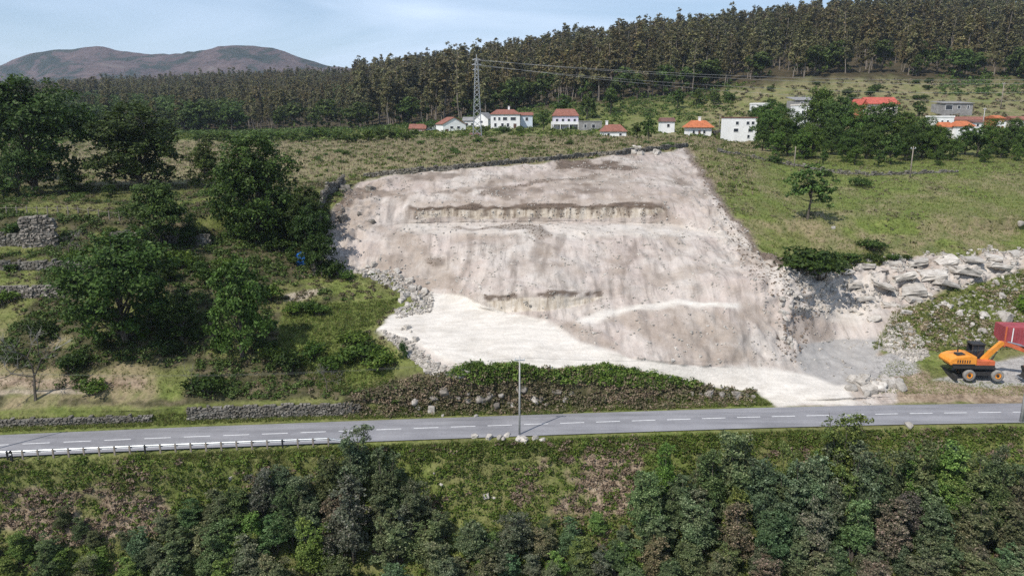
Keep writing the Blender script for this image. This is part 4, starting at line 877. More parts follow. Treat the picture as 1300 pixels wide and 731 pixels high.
# ------------------------------------------------------------------ ground cover
def clumps(name, label, cat, mask, n, r0, r1, leaves, ls, mat, flat=.6, lift=.3):
    P, _, _ = scatter(mask, n); rad = RNG.uniform(r0, r1, n)
    k = np.repeat(np.arange(n), leaves); d = RNG.normal(size=(len(k), 3)); d /= np.linalg.norm(d, axis=1)[:, None]; d[:, 2] = np.abs(d[:, 2]) * flat
    C = P[k] + d * (rad[k] * RNG.random(len(k)) ** .5)[:, None]; C[:, 2] += lift * rad[k] * .3
    o = link(name, leaves_mesh(name, C, ls * RNG.uniform(.6, 1.4, len(k)), MATS[mat], RNG, .7, d))
    return tag(o, label, cat, kind='stuff')
def tufts(name, label, mask, n, h0, h1, wd, mat, per=4):
    P, _, _ = scatter(mask, n); k = np.repeat(np.arange(n), per); m = len(k); a = RNG.uniform(0, 6.28, m); hh = RNG.uniform(h0, h1, m)
    B = P[k] + np.stack([np.cos(a), np.sin(a), 0 * a], 1) * (hh * .35 * RNG.random(m))[:, None]; B[:, 2] -= .04
    sd = np.stack([-np.sin(a), np.cos(a), 0 * a], 1) * wd; lean = np.stack([np.cos(a), np.sin(a), 0 * a], 1) * (hh * RNG.uniform(.1, .7, m))[:, None]
    T = B + lean; T[:, 2] += hh
    Vv = np.stack([B - sd, B + sd, T], 1).reshape(-1, 3)
    o = link(name, mesh_np(name, Vv, np.arange(3 * m).reshape(m, 3), MATS[mat])); return tag(o, label, 'grass', kind='stuff')
gY, gU, gV = GRD[:, :, 1], UVg[:, :, 0], UVg[:, :, 1]
vis = (gU > -60) & (gU < 1360) & (gV < 760)
rowi = np.arange(NR)[:, None] + 0 * gU
nearm = vis & (gY > 45) & (rowi < cum[5] - 1)
edgem = vis & (rowi > cum[4] - 6) & (rowi < cum[5] - 1)
clumps('brambles', 'green brambles and ferns covering the slope below the road', 'brambles', nearm & ~m_straw, 4300, .25, .75, 34, .115, 'leaf_bramble')
clumps('brambles', 'sparse brambles on the bare patches below the road', 'brambles', nearm & m_straw, 260, .2, .6, 30, .115, 'leaf_bramble')
clumps('dead_bracken', 'brown dead bracken on the slope below the road', 'bracken', nearm & (m_straw | (d0 > .3)), 1900, .2, .6, 26, .12, 'straw_blade', .45)
clumps('brambles', 'bright green brambles along the near edge of the road', 'brambles', edgem & (gU > 430), 700, .2, .5, 34, .1, 'leaf_bramble', .8)
tufts('grass', 'tall grass along the near road edge', edgem, 5000, .15, .4, .03, 'grass_blade', 4)
tufts('grass', 'tall grass on the slope below the road', nearm | (vis & fl & (np.abs(GRD[:, :, 2]) > 1)), 9000, .2, .55, .03, 'grass_blade', 4)
verge = vis & (gY > 62) & (gY < 85) & ~fl & (GRD[:, :, 2] > -.8) & (GRD[:, :, 2] < .9) & ~m_rock & ~m_grey & (gU < 1090)
tufts('grass', 'grass strips along both verges of the road', verge, 12000, .15, .4, .035, 'grass_blade', 4)
leftm = vis & (gY > 71) & (gY < 128) & (gU < 505) & ~m_rock & (GRD[:, :, 2] > .9)
clumps('undergrowth', 'green undergrowth between the terrace trees', 'undergrowth', leftm & m_scrub & ~m_lush & (gY < 118), 1900, .3, .95, 40, .15, 'leaf_oak', .7)
clumps('dry_scrub', 'dry brown scrub on the left terraces', 'scrub', leftm & ~m_lush & (jit > -.2), 1700, .2, .6, 26, .13, 'leaf_scrub', .5)
tufts('grass', 'grass on the left terraces', leftm, 16000, .12, .4, .035, 'grass_blade', 4)
lawn = vis & gp([(350,440),(360,395),(420,385),(510,378),(490,400),(430,440),(500,470),(500,500),(410,500)])
tufts('grass', 'uneven grass of the green lawn left of the white floor', lawn, 7000, .12, .35, .03, 'grass_blade', 4)
clumps('weeds', 'low weeds on the green lawn left of the white floor', 'weeds', lawn, 260, .15, .5, 22, .1, 'leaf_bramble', .5)
bank = vis & gp([(440,505),(505,480),(545,474),(600,474),(660,467),(760,470),(830,480),(960,498),(960,514),(700,524),(440,530)])
clumps('dead_bracken', 'brown dead bracken on the roadside bank', 'bracken', bank & (jit2 > -.2), 500, .2, .6, 30, .12, 'straw_blade', .6)
clumps('scrub', 'brown and green scrub covering the roadside bank', 'scrub', bank, 700, .25, .75, 40, .13, 'leaf_scrub', .7)
tufts('grass', 'green grass at the foot of the roadside bank', vis & (gp([(440,522),(700,508),(960,502),(985,514),(700,526),(440,534)])), 6000, .15, .45, .035, 'grass_blade', 4)
clumps('scrub', 'tangled scrub growing over the rocks of the roadside bank', 'scrub', vis & gp([(520,488),(720,486),(740,516),(520,524)]), 260, .2, .5, 34, .11, 'leaf_scrub', .9)
clumps('scrub', 'fresh green scrub along the top of the roadside bank', 'scrub', vis & gp([(560,480),(600,460),(660,464),(700,472),(770,464),(830,474),(900,490),(830,494),(700,486),(600,488)]), 420, .3, .8, 44, .13, 'leaf_bramble', .8)
mead = vis & (gY > 98) & (gY < 175) & (gU > 880) & ~m_rock
tufts('grass', 'grass and weeds of the meadow right of the quarry', mead, 26000, .15, .42, .045, 'grass_blade', 3)
clumps('weeds', 'low weeds dotted over the right hand meadow', 'weeds', mead & (jit > -.1), 800, .2, .6, 16, .14, 'leaf_scrub', .5)
fieldm = vis & (gY > 120) & (gY < 232) & (gU > -50) & (gU < 960) & ~m_rock
tufts('grass', 'tall dry grass of the field above the quarry', fieldm, 22000, .25, .7, .07, 'straw_blade', 3)
clumps('weeds', 'green weeds in the dry field above the quarry', 'weeds', fieldm, 1700, .35, 1.1, 22, .22, 'leaf_bramble', .5)
slope = vis & gp([(1105,445),(1135,395),(1200,372),(1330,340),(1330,440),(1230,450),(1180,445)])
tufts('grass', 'grass on the stony slope above the excavator', slope, 6000, .15, .4, .04, 'grass_blade', 4)
clumps('weeds', 'weeds on the stony slope above the excavator', 'weeds', slope, 260, .2, .6, 24, .12, 'leaf_bramble', .6)
clumps('dry_scrub', 'dry brown weeds on the stony slope above the excavator', 'scrub', slope & (jit > -.25), 420, .2, .55, 26, .12, 'straw_blade', .5)
tufts('grass', 'thin dry grass between excavator and road', vis & gp([(1100,500),(1130,455),(1185,465),(1190,480),(1330,488),(1330,503)]), 2600, .08, .2, .03, 'grass_blade', 4)
villm = vis & (gY > 225) & (gY < 330) & (gU > -60) & (gU < 960)
clumps('garden_greenery', 'mixed garden greenery and vines between the village houses', 'vegetation', villm, 2300, .6, 1.9, 22, .36, 'leaf_bramble', .55)
clumps('garden_greenery', 'dark hedges and scrub below the forest', 'vegetation', vis & (gY > 285) & (gY < 345) & ((gU < 930) | (gU > 1190)), 1500, .8, 2.4, 26, .42, 'leaf_oak', .7)
clumps('meadow_scrub', 'scrub on the hillside meadow under the forest', 'vegetation', vis & (gY > 230) & (gY < 318) & (gU > 905), 700, .5, 1.5, 22, .36, 'leaf_scrub', .6)

# ------------------------------------------------------------------ houses
simple('plaster_white', (.78, .77, .75), .85, 0, .12, .8)
simple('plaster_cream', (.70, .64, .56), .85, 0, .14, .8)
simple('plaster_lilac', (.62, .58, .66), .85, 0, .12, .8)
simple('plaster_pink', (.55, .33, .27), .85, 0, .2, .8)
simple('plaster_pale_blue', (.58, .64, .70), .85, 0, .1, .8)
simple('plaster_orange', (.50, .20, .10), .85, 0, .2, .8)
simple('granite_grey', (.27, .26, .25), .92, 0, .35, 1.2)
simple('concrete', (.42, .41, .39), .85, 0, .25, 1.5)
simple('glass_dark', (.03, .035, .045), .15, 0, .2, 1.0, .5)
simple('trim_white', (.74, .74, .73), .6, 0, .1, 2)
simple('trim_brown', (.12, .07, .05), .6, 0, .2, 2)
def tile(name, col):
    g = G(name); p = g.objc(); wv = g.n('ShaderNodeTexWave'); wv.inputs['Scale'].default_value = 1.6; wv.inputs['Distortion'].default_value = 1.0; g.l(p, wv.inputs['Vector'])
    n = g.noise(p, 1.2, 6, .65); c = g.ramp(n, [(.3, tuple(v * .6 for v in col)), (.7, tuple(min(1, v * 1.2) for v in col))])
    c = g.mix(1.0, c, g.ramp(wv.outputs['Fac'], [(0, .75), (1, 1.1)]), 'MULTIPLY'); g.done(g.pr(c, .85, 0, .2, g.bump(wv.outputs['Fac'], .5, .06)))
tile('tile_dull', (.29, .125, .09)); tile('tile_orange', (.52, .17, .075)); tile('tile_red', (.50, .12, .085)); tile('tile_grey', (.30, .29, .28)); tile('tile_brown', (.20, .105, .085))

def house(name, label, px0, px1, pyb, pye, pyr, Yv, depth, roof, wall, rm, wins=(), yaw=0.0, doors=(), chim=None, over=.35, balcony=None, cat='house', ridge=.45, shut='trim_brown'):
    pxm = (px0 + px1) / 2; P = at(pxm, pyb, Yv); m = mpp(P); W, Hh, rh = (px1 - px0) * m, (pyb - pye) * m, (pye - pyr) * m
    root = tag(empty(name, (P.x, P.y + depth / 2, P.z), yaw), label, cat)
    x0, x1, y0, y1 = -W / 2, W / 2, -depth / 2, depth / 2
    if roof == 'gy':      # gable towards the camera
        MB().prism([(x0, -3.5), (x1, -3.5), (x1, Hh), (0, Hh + rh - .05), (x0, Hh)], y0, y1).build('wall', MATS[wall], root)
        a = math.atan2(rh, W / 2)
        for s in (-1, 1):
            MB().prism([(0, Hh + rh), (s * (W/2 + over), Hh - over * math.tan(a)), (s * (W/2 + over), Hh - over * math.tan(a) + .2), (0, Hh + rh + .22)], y0 - .3, y1 + .3).build('roof_slope', MATS[rm], root)
    elif roof == 'flat':
        MB().box(x0, x1, y0, y1, -3.5, Hh).build('wall', MATS[wall], root)
        MB().box(x0 - .12, x1 + .12, y0 - .12, y1 + .12, Hh + .003, Hh + max(.2, rh)).build('roof', MATS[rm], root)
    else:
        MB().box(x0, x1, y0, y1, -3.5, Hh).build('wall', MATS[wall], root)
        X0, X1, Y0, Y1 = x0 - over, x1 + over, y0 - over, y1 + over; q = ridge * (X1 - X0) / 2 if roof == 'hip' else 0
        if roof == 'shed': v = [(X0, Y0, Hh), (X1, Y0, Hh), (X1, Y1, Hh + rh), (X0, Y1, Hh + rh)]; MB().add(v + [(a, b, c + .18) for a, b, c in v], [(0,3,2,1),(4,5,6,7),(0,1,5,4),(1,2,6,5),(2,3,7,6),(3,0,4,7)]).build('roof', MATS[rm], root)
        else:
            v = [(X0, Y0, Hh + .003), (X1, Y0, Hh + .003), (X1, Y1, Hh + .003), (X0, Y1, Hh + .003), (X0, Y0, Hh + .15), (X1, Y0, Hh + .15), (X1, Y1, Hh + .15), (X0, Y1, Hh + .15), (X0 + q, 0, Hh + rh), (X1 - q, 0, Hh + rh)]
            MB().add(v, [(0,3,2,1),(0,1,5,4),(1,2,6,5),(2,3,7,6),(3,0,4,7),(4,5,9,8),(6,7,8,9),(5,6,9),(7,4,8)]).build('roof', MATS[rm], root)
    for (fx, fz, fw, fh) in wins:
        xa, xb, za, zb = x0 + fx * W, x0 + (fx + fw) * W, fz * Hh, (fz + fh) * Hh; f = .09
        wd = MB().box(xa - f, xb + f, y0 - .07, y0 + .05, za - f, za).box(xa - f, xb + f, y0 - .07, y0 + .05, zb, zb + f).box(xa - f, xa, y0 - .07, y0 + .05, za, zb).box(xb, xb + f, y0 - .07, y0 + .05, za, zb).build('window', MATS['trim_white'], root)
        MB().box(xa, xb, y0 - .03, y0 + .04, za, zb).build('pane', MATS['glass_dark'], wd)
    for (fx, fw, fh) in doors:
        MB().box(x0 + fx * W, x0 + (fx + fw) * W, y0 - .05, y0 + .05, -.5, fh * Hh).build('door', MATS[shut], root)
    if chim: MB().box(x0 + chim * W - .35, x0 + chim * W + .35, -.35, .35, Hh, Hh + rh + 1.0).box(x0 + chim * W - .45, x0 + chim * W + .45, -.45, .45, Hh + rh + 1.003, Hh + rh + 1.15).build('chimney', MATS['plaster_white'], root)
    if balcony:
        fx0, fx1, fz = balcony; xa, xb, zb = x0 + fx0 * W, x0 + fx1 * W, fz * Hh
        b = MB().box(xa, xb, y0 - 1.3, y0 - .003, zb - .15, zb).build('balcony', MATS['plaster_white'], root)
        rl = MB().box(xa, xb, y0 - 1.3, y0 - 1.2, zb + .003, zb + .9); rl.build('parapet', MATS['plaster_white'], b)
        n = max(2, int((xb - xa) / 3))
        for k in range(n + 1): MB().box(xa + (xb - xa - .25) * k / n, xa + (xb - xa - .25) * k / n + .25, y0 - 1.29, y0 - 1.04, -2.5, zb - .153).build('column', MATS['plaster_white'], root)
    return root

HS = 'house'
house('stone_cottage', 'small pink walled house with dull red roof, leftmost in the village', 520, 540, 172, 164, 158, 285, 6, 'gx', 'plaster_pink', 'tile_dull', [(.2,.3,.15,.4),(.6,.3,.15,.4)], cat=HS)
house('shed', 'small white gabled shed right of the pink walled house', 541, 553, 166, 161, 156, 288, 5, 'gy', 'plaster_white', 'tile_grey', [(.4,.35,.2,.35)], cat='shed')
house('gabled_house', 'white gabled house left of the pylon', 556, 586, 169, 158, 150, 276, 10, 'gy', 'plaster_white', 'tile_dull', [(.32,.5,.12,.25),(.62,.5,.12,.25)], yaw=.35, doors=[(.1,.14,.45)], cat=HS)
house('house', 'small white house between gabled house and pylon', 588, 605, 163, 154, 149, 290, 8, 'gx', 'plaster_white', 'tile_grey', [(.2,.4,.16,.3),(.6,.4,.16,.3)], cat=HS)
house('annex', 'white annex with sloping grey roof just right of the pylon', 606, 624, 160, 151, 144, 288, 8, 'gy', 'plaster_white', 'tile_grey', [(.4,.4,.2,.3)], yaw=-.3, cat=HS)
house('villa', 'large white two storey villa with dull red hipped roof', 623, 660, 163, 146, 139.5, 274, 11, 'hip', 'plaster_white', 'tile_dull', [(.10,.58,.07,.22),(.26,.58,.07,.22),(.42,.58,.14,.22),(.68,.58,.18,.22),(.12,.1,.08,.26),(.36,.1,.08,.26),(.55,.1,.08,.26)], doors=[(.78,.1,.34)], chim=.62, cat=HS)
house('annex', 'pale blue annex joined to the right of the villa', 660.6, 676, 157, 147, 143, 277, 8, 'gx', 'plaster_pale_blue', 'tile_dull', [(.42,.35,.22,.4)], cat=HS)
house('veranda_house', 'lilac white house with red roof and columned veranda', 703, 734, 165, 148, 139, 268, 9, 'hip', 'plaster_lilac', 'tile_dull', [(.08,.55,.1,.25),(.32,.55,.1,.25),(.56,.55,.1,.25),(.80,.55,.1,.25),(.2,.06,.12,.3),(.62,.06,.12,.3)], balcony=(-.12, 1.0, .42), ridge=.3, cat=HS)
house('stone_ruin', 'roofless grey stone ruin right of the veranda house', 736, 764, 166, 155, 154, 262, 6, 'flat', 'granite_grey', 'granite_grey', [(.2,.3,.1,.4),(.55,.3,.14,.4)], cat='ruin')
house('low_house', 'low white house with wide dull red roof', 765, 795, 174.5, 167.5, 158.5, 232, 7, 'hip', 'plaster_white', 'tile_dull', [(.2,.3,.1,.4),(.7,.3,.1,.4)], chim=.22, cat=HS)
house('cottage', 'narrow white cottage half hidden behind the round garden tree', 840, 856, 170, 155, 150, 250, 6, 'gx', 'plaster_white', 'tile_brown', [(.4,.55,.2,.25)], cat=HS)
house('house', 'white house with bright orange hipped roof left of the block house', 875, 903, 174, 162.5, 153.5, 235, 7, 'hip', 'plaster_white', 'tile_orange', [(.14,.35,.1,.35),(.62,.35,.1,.35)], doors=[(.4,.1,.7)], over=.7, chim=.55, cat=HS)
bh = house('block_house', 'white flat roofed two storey block house beside the meadow', 924, 959.5, 181, 151, 149.5, 215, 8, 'flat', 'plaster_white', 'tile_brown', [(.24,.74,.1,.12),(.62,.74,.1,.12),(.80,.74,.1,.12),(.18,.44,.16,.13),(.70,.44,.16,.13),(.68,.18,.08,.13)], cat=HS)
house('house', 'white house with dark balcony partly behind the grove top', 958, 976, 141, 133, 131, 275, 6, 'flat', 'plaster_white', 'plaster_white', [(.25,.4,.25,.45),(.66,.4,.15,.45)], cat=HS)
house('barn', 'grey flat roofed barn above the grove', 1010, 1040, 140, 128, 123.5, 262, 9, 'shed', 'granite_grey', 'tile_grey', [(.2,.5,.1,.3)], cat='barn')
house('house', 'white house showing through the grove below the grey barn', 1013, 1046, 160, 135, 133, 222, 7, 'flat', 'plaster_white', 'plaster_cream', [(.1,.55,.12,.2),(.4,.55,.12,.2),(.72,.55,.12,.2),(.2,.15,.1,.2),(.6,.15,.1,.2)], cat=HS)
house('house', 'cream house with vivid red roof above the grove', 1102, 1138, 152, 133, 124, 232, 8, 'gx', 'plaster_cream', 'tile_red', [(.12,.5,.08,.25),(.36,.5,.08,.25),(.58,.5,.08,.25),(.82,.5,.08,.25)], over=.5, cat=HS)
house('annex', 'orange walled annex left of the vivid red roof', 1092, 1101.3, 150, 134, 127, 234, 8, 'gy', 'plaster_orange', 'tile_red', [(.35,.4,.25,.3)], cat=HS)
house('house', 'small white house left of the orange walled annex', 1081, 1091, 146, 131, 128, 244, 7, 'gx', 'plaster_pale_blue', 'tile_brown', [(.3,.4,.3,.3)], cat=HS)
rn = house('stone_house', 'ruined grey stone house with dark loggia below the forest', 1198, 1234, 145, 132, 129.5, 250, 8, 'shed', 'granite_grey', 'tile_grey', [(.04,.42,.24,.42),(.46,.5,.1,.3),(.80,.45,.06,.35)], cat='ruin')
house('house', 'white house at the left end of the long red roofed row', 1190, 1210, 162, 149.5, 147.5, 228, 7, 'flat', 'plaster_white', 'plaster_white', [(.2,.4,.12,.3),(.55,.4,.12,.3)], cat=HS)
house('row_house', 'long low building with faded red roof in the right village', 1211, 1258, 160, 153, 148.5, 232, 7, 'gx', 'plaster_cream', 'tile_dull', [(.15,.3,.06,.4),(.35,.3,.06,.4),(.75,.3,.06,.4)], cat=HS)
house('cottage', 'small white cottage with orange hipped roof in front of the row', 1214, 1236, 169, 161, 154, 208, 5, 'hip', 'plaster_white', 'tile_orange', [(.2,.3,.1,.4),(.62,.2,.12,.6)], cat=HS)
house('shed', 'tiny white shed with orange roof by the left end of the row', 1196, 1208, 168, 162, 155.5, 210, 4, 'gx', 'plaster_white', 'tile_orange', [(.3,.3,.2,.4)], cat='shed')
house('cottage', 'white cottage with dark window right of the small orange roof', 1236.5, 1248, 166, 156, 153, 212, 5, 'gx', 'plaster_white', 'tile_brown', [(.2,.5,.25,.35)], cat=HS)
house('house', 'orange walled house with white porch at the right village end', 1264, 1273, 165, 151, 147, 222, 6, 'gx', 'plaster_orange', 'tile_orange', [(.3,.5,.3,.25)], balcony=(-.4, .9, .4), cat=HS)
house('house', 'cream house with brown roof at the right frame edge', 1288, 1330, 163, 153, 148, 225, 7, 'gx', 'plaster_cream', 'tile_dull', [(.15,.3,.1,.4)], cat=HS)
house('hut', 'small white hut with dark roof below the pylon', 597, 609, 176.5, 171.5, 170, 235, 4, 'shed', 'plaster_white', 'tile_brown', [(.3,.3,.2,.4)], cat='shed')

# ------------------------------------------------------------------ pylon, poles and wires
simple('steel_grey', (.46, .47, .48), .5, .6, .2, 2)
simple('wire', (.42, .42, .42), .6, .2, .1, 2); simple('wire_dark', (.16, .16, .15), .8, 0, .1, 2)
simple('wood_pole', (.26, .22, .18), .9, 0, .3, 2)
simple('concrete_pole', (.40, .39, .375), .85, 0, .2, 2)
PB = at(606, 172, 236); PT = at(607, 69, 236); PH = PT.z - PB.z
pyl = tag(empty('lattice_pylon', PB), 'tall grey steel lattice pylon among the village houses', 'pylon')
def hw(z): return 1.1 * (1 - z / PH) + .28
for sx in (-1, 1):
    for sy in (-1, 1): MB().tube([(sx * hw(0), sy * hw(0), -2), (sx * hw(PH * .9), sy * hw(PH * .9), PH * .92)], .085, 4).build('leg', MATS['steel_grey'], pyl)
zs = [0]; 
while zs[-1] < PH * .9: zs.append(zs[-1] + max(1.2, hw(zs[-1]) * 1.7))
for za, zb in zip(zs[:-1], zs[1:]):
    for q in range(4):
        c = [(-1, -1), (1, -1), (1, 1), (-1, 1)]; a, b = c[q], c[(q + 1) % 4]
        MB().tube([(a[0] * hw(za), a[1] * hw(za), za), (b[0] * hw(zb), b[1] * hw(zb), zb)], .055, 3).tube([(b[0] * hw(za), b[1] * hw(za), za), (a[0] * hw(zb), a[1] * hw(zb), zb)], .055, 3).build('brace', MATS['steel_grey'], pyl)
MB().tube([(0, 0, PH * .9), (0, 0, PH)], .13, 5).build('peak', MATS['steel_grey'], pyl)
ARMS = []
for zf, ln in ((.93, 1.3), (.87, 1.5), (.81, 1.3)):
    z = PH * zf; MB().tube([(-ln, 0, z), (0, 0, z + .5), (ln, 0, z)], .08, 4).tube([(-ln, 0, z), (ln, 0, z)], .08, 4).build('crossarm', MATS['steel_grey'], pyl)
    for s in (-1, 1): ARMS.append(PB + Vector((s * ln, 0, z)))
def wire(A, B, sag, r, label, grp=None, n=28):
    pts = [A.lerp(B, k / n) - Vector((0, 0, sag * 4 * (k / n) * (1 - k / n))) for k in range(n + 1)]
    o = MB().tube([p - A for p in pts], r, 4, False).build('power_line', MATS['wire' if r > .01 else 'wire_dark'], loc=A); return tag(o, label, 'cable', grp)
ords = ['uppermost', 'second', 'third', 'fourth', 'fifth', 'lowest']
for i, A in enumerate(ARMS[:4]):
    B = at(1330, [101, 106, 117, 128][i], 262 + 3 * i) ; wire(A, B, [2.2, 2.6, 3.0, 3.4][i], .028, f'{["uppermost","second","third","lowest"][i]} power line running right from the pylon')
def pole(px, pyb, pyt, label, mat, r=.14, arm=True, Yv=None):
    P = ground(px, pyb) if Yv is None else gnd_at(px, Yv); T = at(px, pyt, P.y); h = T.z - P.z
    root = tag(empty('utility_pole', P), label, 'utility pole')
    MB().tube([(0, 0, -.6), (0, 0, h * .5), (0, 0, h)], [r * 1.25, r, r * .7], 8).build('shaft', MATS[mat], root, True)
    if arm:
        MB().box(-.5, .5, -.05, .05, h - .45, h - .35).build('crossarm', MATS['steel_grey'], root)
        for s in (-.42, 0, .42): MB().tube([(s, 0, h - .35), (s, 0, h - .14)], [.05, .03], 6).build('insulator', MATS['trim_white'], root)
    return root, P + Vector((0, 0, h - .15))
_, p1 = pole(659.5, 552.5, 452, 'slim grey roadside pole in the middle of the road edge', 'concrete_pole', .085)
_, p2 = pole(1296.5, 536, 436, 'grey concrete pole at the right frame edge by the road', 'concrete_pole', .17)
_, p0 = pole(-14, 574, 470, 'roadside pole just outside the left frame edge casting its shadow', 'concrete_pole', .085)
for i in range(2):
    wire(p0 + Vector((.4 * i, 0, 0)), p1 + Vector((.4 * i, 0, 0)), .9 + .1 * i, .006, f'{["upper","lower"][i]} thin telephone wire along the left half of the road')
    wire(p1 + Vector((.4 * i, 0, 0)), p2 + Vector((.4 * i, 0, 0)), .9 + .1 * i, .006, f'{["upper","lower"][i]} thin telephone wire along the right half of the road')
pole(1155, 226, 186, 'wooden pole at the meadow edge in front of the grove', 'wood_pole', .12)
pole(1008, 213, 186, 'short wooden pole by the field wall left of the grove', 'wood_pole', .11, False)
pole(1247, 160, 137, 'thin pole in the right village by the long row', 'concrete_pole', .13, True, 226)
pole(1270, 150, 105, 'tall pole rising before the forest at the right', 'wood_pole', .17, True, 262)
pole(913, 165, 146, 'pole uphill of the orange roofed house', 'wood_pole', .13, False, 262)

# ------------------------------------------------------------------ guard rail and fence
simple('galvanised', (.58, .59, .60), .45, .5, .15, 1.5); simple('black_plastic', (.02, .02, .022), .6, 0, .2, 2)
def road_pt(px, d, z=0.0):
    return Vector([float(np.interp(px, PXC, (rc[:, k] + nrm[:, k] * d))) for k in (0, 1)] + [z])
gr = tag(empty('guard_rail', road_pt(-60, -RW - .35)), 'long galvanised guard rail along the left near side of the road', 'guard rail')
O = gr.location
prof = [(.0, .42), (.05, .46), (.0, .52), (.0, .58), (.05, .64), (.0, .70)]
st = [road_pt(x, -RW - .35) - O for x in np.linspace(-60, 448, 60)]
vv, ff = [], []
for i, p in enumerate(st):
    e = (i > 56) * (i - 56) * .14
    for (o_, z) in prof: vv.append((p.x, p.y + o_ * 1.2, z - e + .06))
    for (o_, z) in prof[::-1]: vv.append((p.x, p.y + o_ * 1.2 - .02, z - e + .06))
k = len(prof) * 2
for i in range(len(st) - 1):
    for j in range(k): ff.append((i*k+j, (i+1)*k+j, (i+1)*k+(j+1) % k, i*k+(j+1) % k))
MB().add(vv, ff).build('rail_beam', MATS['galvanised'], gr)
for i in range(27):
    px = -42 + i * 18.6; p = road_pt(px, -RW - .42) - O
    if px > 445: break
    MB().box(p.x - .07, p.x + .07, p.y - .1, p.y - .002, -.7, .73).build('post', MATS['black_plastic'] if i % 9 == 4 else MATS['wood_pole'], gr)
mk = road_pt(38, -RW - .62, -.1); mr = tag(empty('marker_post', mk), 'short black marker post standing by the guard rail', 'marker post')
MB().prism([(-.13, -.3), (.13, -.3), (.11, .85), (.02, .95), (-.11, .88)], -.06, .06).build('shaft', MATS['black_plastic'], mr); MB().box(-.09, .09, -.068, -.0605, .55, .68).build('reflector', MATS['trim_white'], mr)
fp = [(x, 273 + max(0, x - 90) * .11) for x in range(-30, 172, 13)]
fr = tag(empty('wire_fence', ground(*fp[0])), 'wooden post and rail fence across the upper left lawn', 'fence'); O = fr.location; tops = []
for x, y in fp:
    P = ground(x, y) - O; MB().tube([P - Vector((0, 0, .3)), P + Vector((0, 0, 1.25))], .075, 6).build('post', MATS['wood_pole'], fr); tops.append(P)
for a, b in zip(tops[:-1], tops[1:]): MB().tube([a + Vector((0, -.1, 1.0)), b + Vector((0, -.1, 1.0))], .022, 4).build('rail', MATS['wood_pole'], fr)

# ------------------------------------------------------------------ excavator
simple('machine_orange', (.72, .27, .035), .45, 0, .25, 1.4, .4); simple('machine_red', (.55, .13, .05), .5, 0, .3, 1.4, .4)
simple('machine_dark', (.035, .033, .032), .6, 0, .3, 3); simple('tyre_dusty', (.24, .225, .205), .95, 0, .35, 3); simple('cyl_steel', (.5, .5, .5), .3, .8, .1, 3)
simple('maroon_paint', (.33, .065, .075), .6, 0, .3, 1.0); simple('blue_plastic', (.03, .16, .5), .5, 0, .2, 1.5)
EP = ground(1240, 479); ex = tag(empty('wheeled_excavator', (EP.x, EP.y, EP.z), R(-3)), 'orange wheeled excavator with bent arm parked on the gravel', 'excavator')
ES = mpp(EP) / .09; ex.scale = (ES, ES, ES)
def lathe(prof, seg=20):
    """profile (radius, y) round the y axis"""
    v, f = [], []; n = len(prof)
    for s in range(seg):
        a = 2 * math.pi * s / seg
        for r_, y in prof: v.append((r_ * math.cos(a), y, r_ * math.sin(a)))
    for s in range(seg):
        for j in range(n - 1): f.append((s*n+j, s*n+j+1, ((s+1) % seg)*n+j+1, ((s+1) % seg)*n+j))
    return v, f
def lathe_obj(name, prof, mat, parent, loc, seg=20):
    v, f = lathe(prof, seg); m = MB().add(v, f); o = m.build(name, MATS[mat], parent, True, loc=loc); return o
for x in (-1.55, 1.55):
    MB().tube([(x, -.95, .64), (x, .95, .64)], .16, 8).build('axle', MATS['machine_dark'], ex)
    for y in (-1.1, 1.1):
        wl = MB().tube([(0, -.2, 0), (0, .2, 0)], .15, 10).build('wheel', MATS['machine_dark'], ex, loc=(x, y, .64))
        lathe_obj('tyre', [(.36, -.22), (.55, -.25), (.64, -.2), (.66, 0), (.64, .2), (.55, .25), (.36, .22)], 'tyre_dusty', wl, (0, 0, 0))
        lathe_obj('rim', [(.02, -.1), (.2, -.12), (.24, -.17), (.36, -.2), (.37, 0), (.36, .2), (.24, .17), (.2, .12), (.02, .1)], 'machine_orange', wl, (0, 0, 0))
MB().box(-2.05, 2.05, -.55, .55, .62, 1.15).box(-1.0, 1.0, -.95, .95, .55, 1.05).build('chassis', MATS['machine_dark'], ex, bevel=.04)
bl = MB().prism([(-3.15, .12), (-2.95, .05), (-2.9, .55), (-3.0, .72), (-3.12, .6)], -1.45, 1.45).build('dozer_blade', MATS['machine_dark'], ex)
for y in (-.5, .5): MB().box(-2.95, -2.0, y - .08, y + .08, .45, .62).build('push_arm', MATS['machine_dark'], bl)
MB().tube([(-.7, 0, 1.15), (-.7, 0, 1.42)], .72, 18).build('slew_ring', MATS['machine_dark'], ex)
MB().prism([(-3.3, 1.42), (1.1, 1.42), (1.1, 1.85), (-3.6, 1.85)], -1.2, 1.2).build('platform', MATS['machine_dark'], ex, bevel=.03)
hd = MB().prism([(-3.85, 1.853), (-.95, 1.853), (-1.0, 2.85), (-1.7, 2.92), (-3.1, 2.75), (-3.7, 2.5), (-3.95, 2.15)], -1.25, 1.25).build('engine_hood', MATS['machine_orange'], ex, bevel=.1)
for i in range(6): MB().box(-3.1 + i * .26, -2.98 + i * .26, -1.262, -1.252, 2.1, 2.45).build('vent', MATS['machine_dark'], hd)
MB().box(-3.6, -1.1, -1.264, -1.253, 1.88, 2.0).build('stripe', MATS['machine_dark'], hd)
MB().box(-2.9, -2.0, -.7, .1, 2.76, 2.98).build('intake_cover', MATS['machine_dark'], hd, bevel=.04)
MB().tube([(-2.2, .6, 2.75), (-2.2, .6, 3.35)], .07, 8).build('exhaust', MATS['machine_dark'], hd)
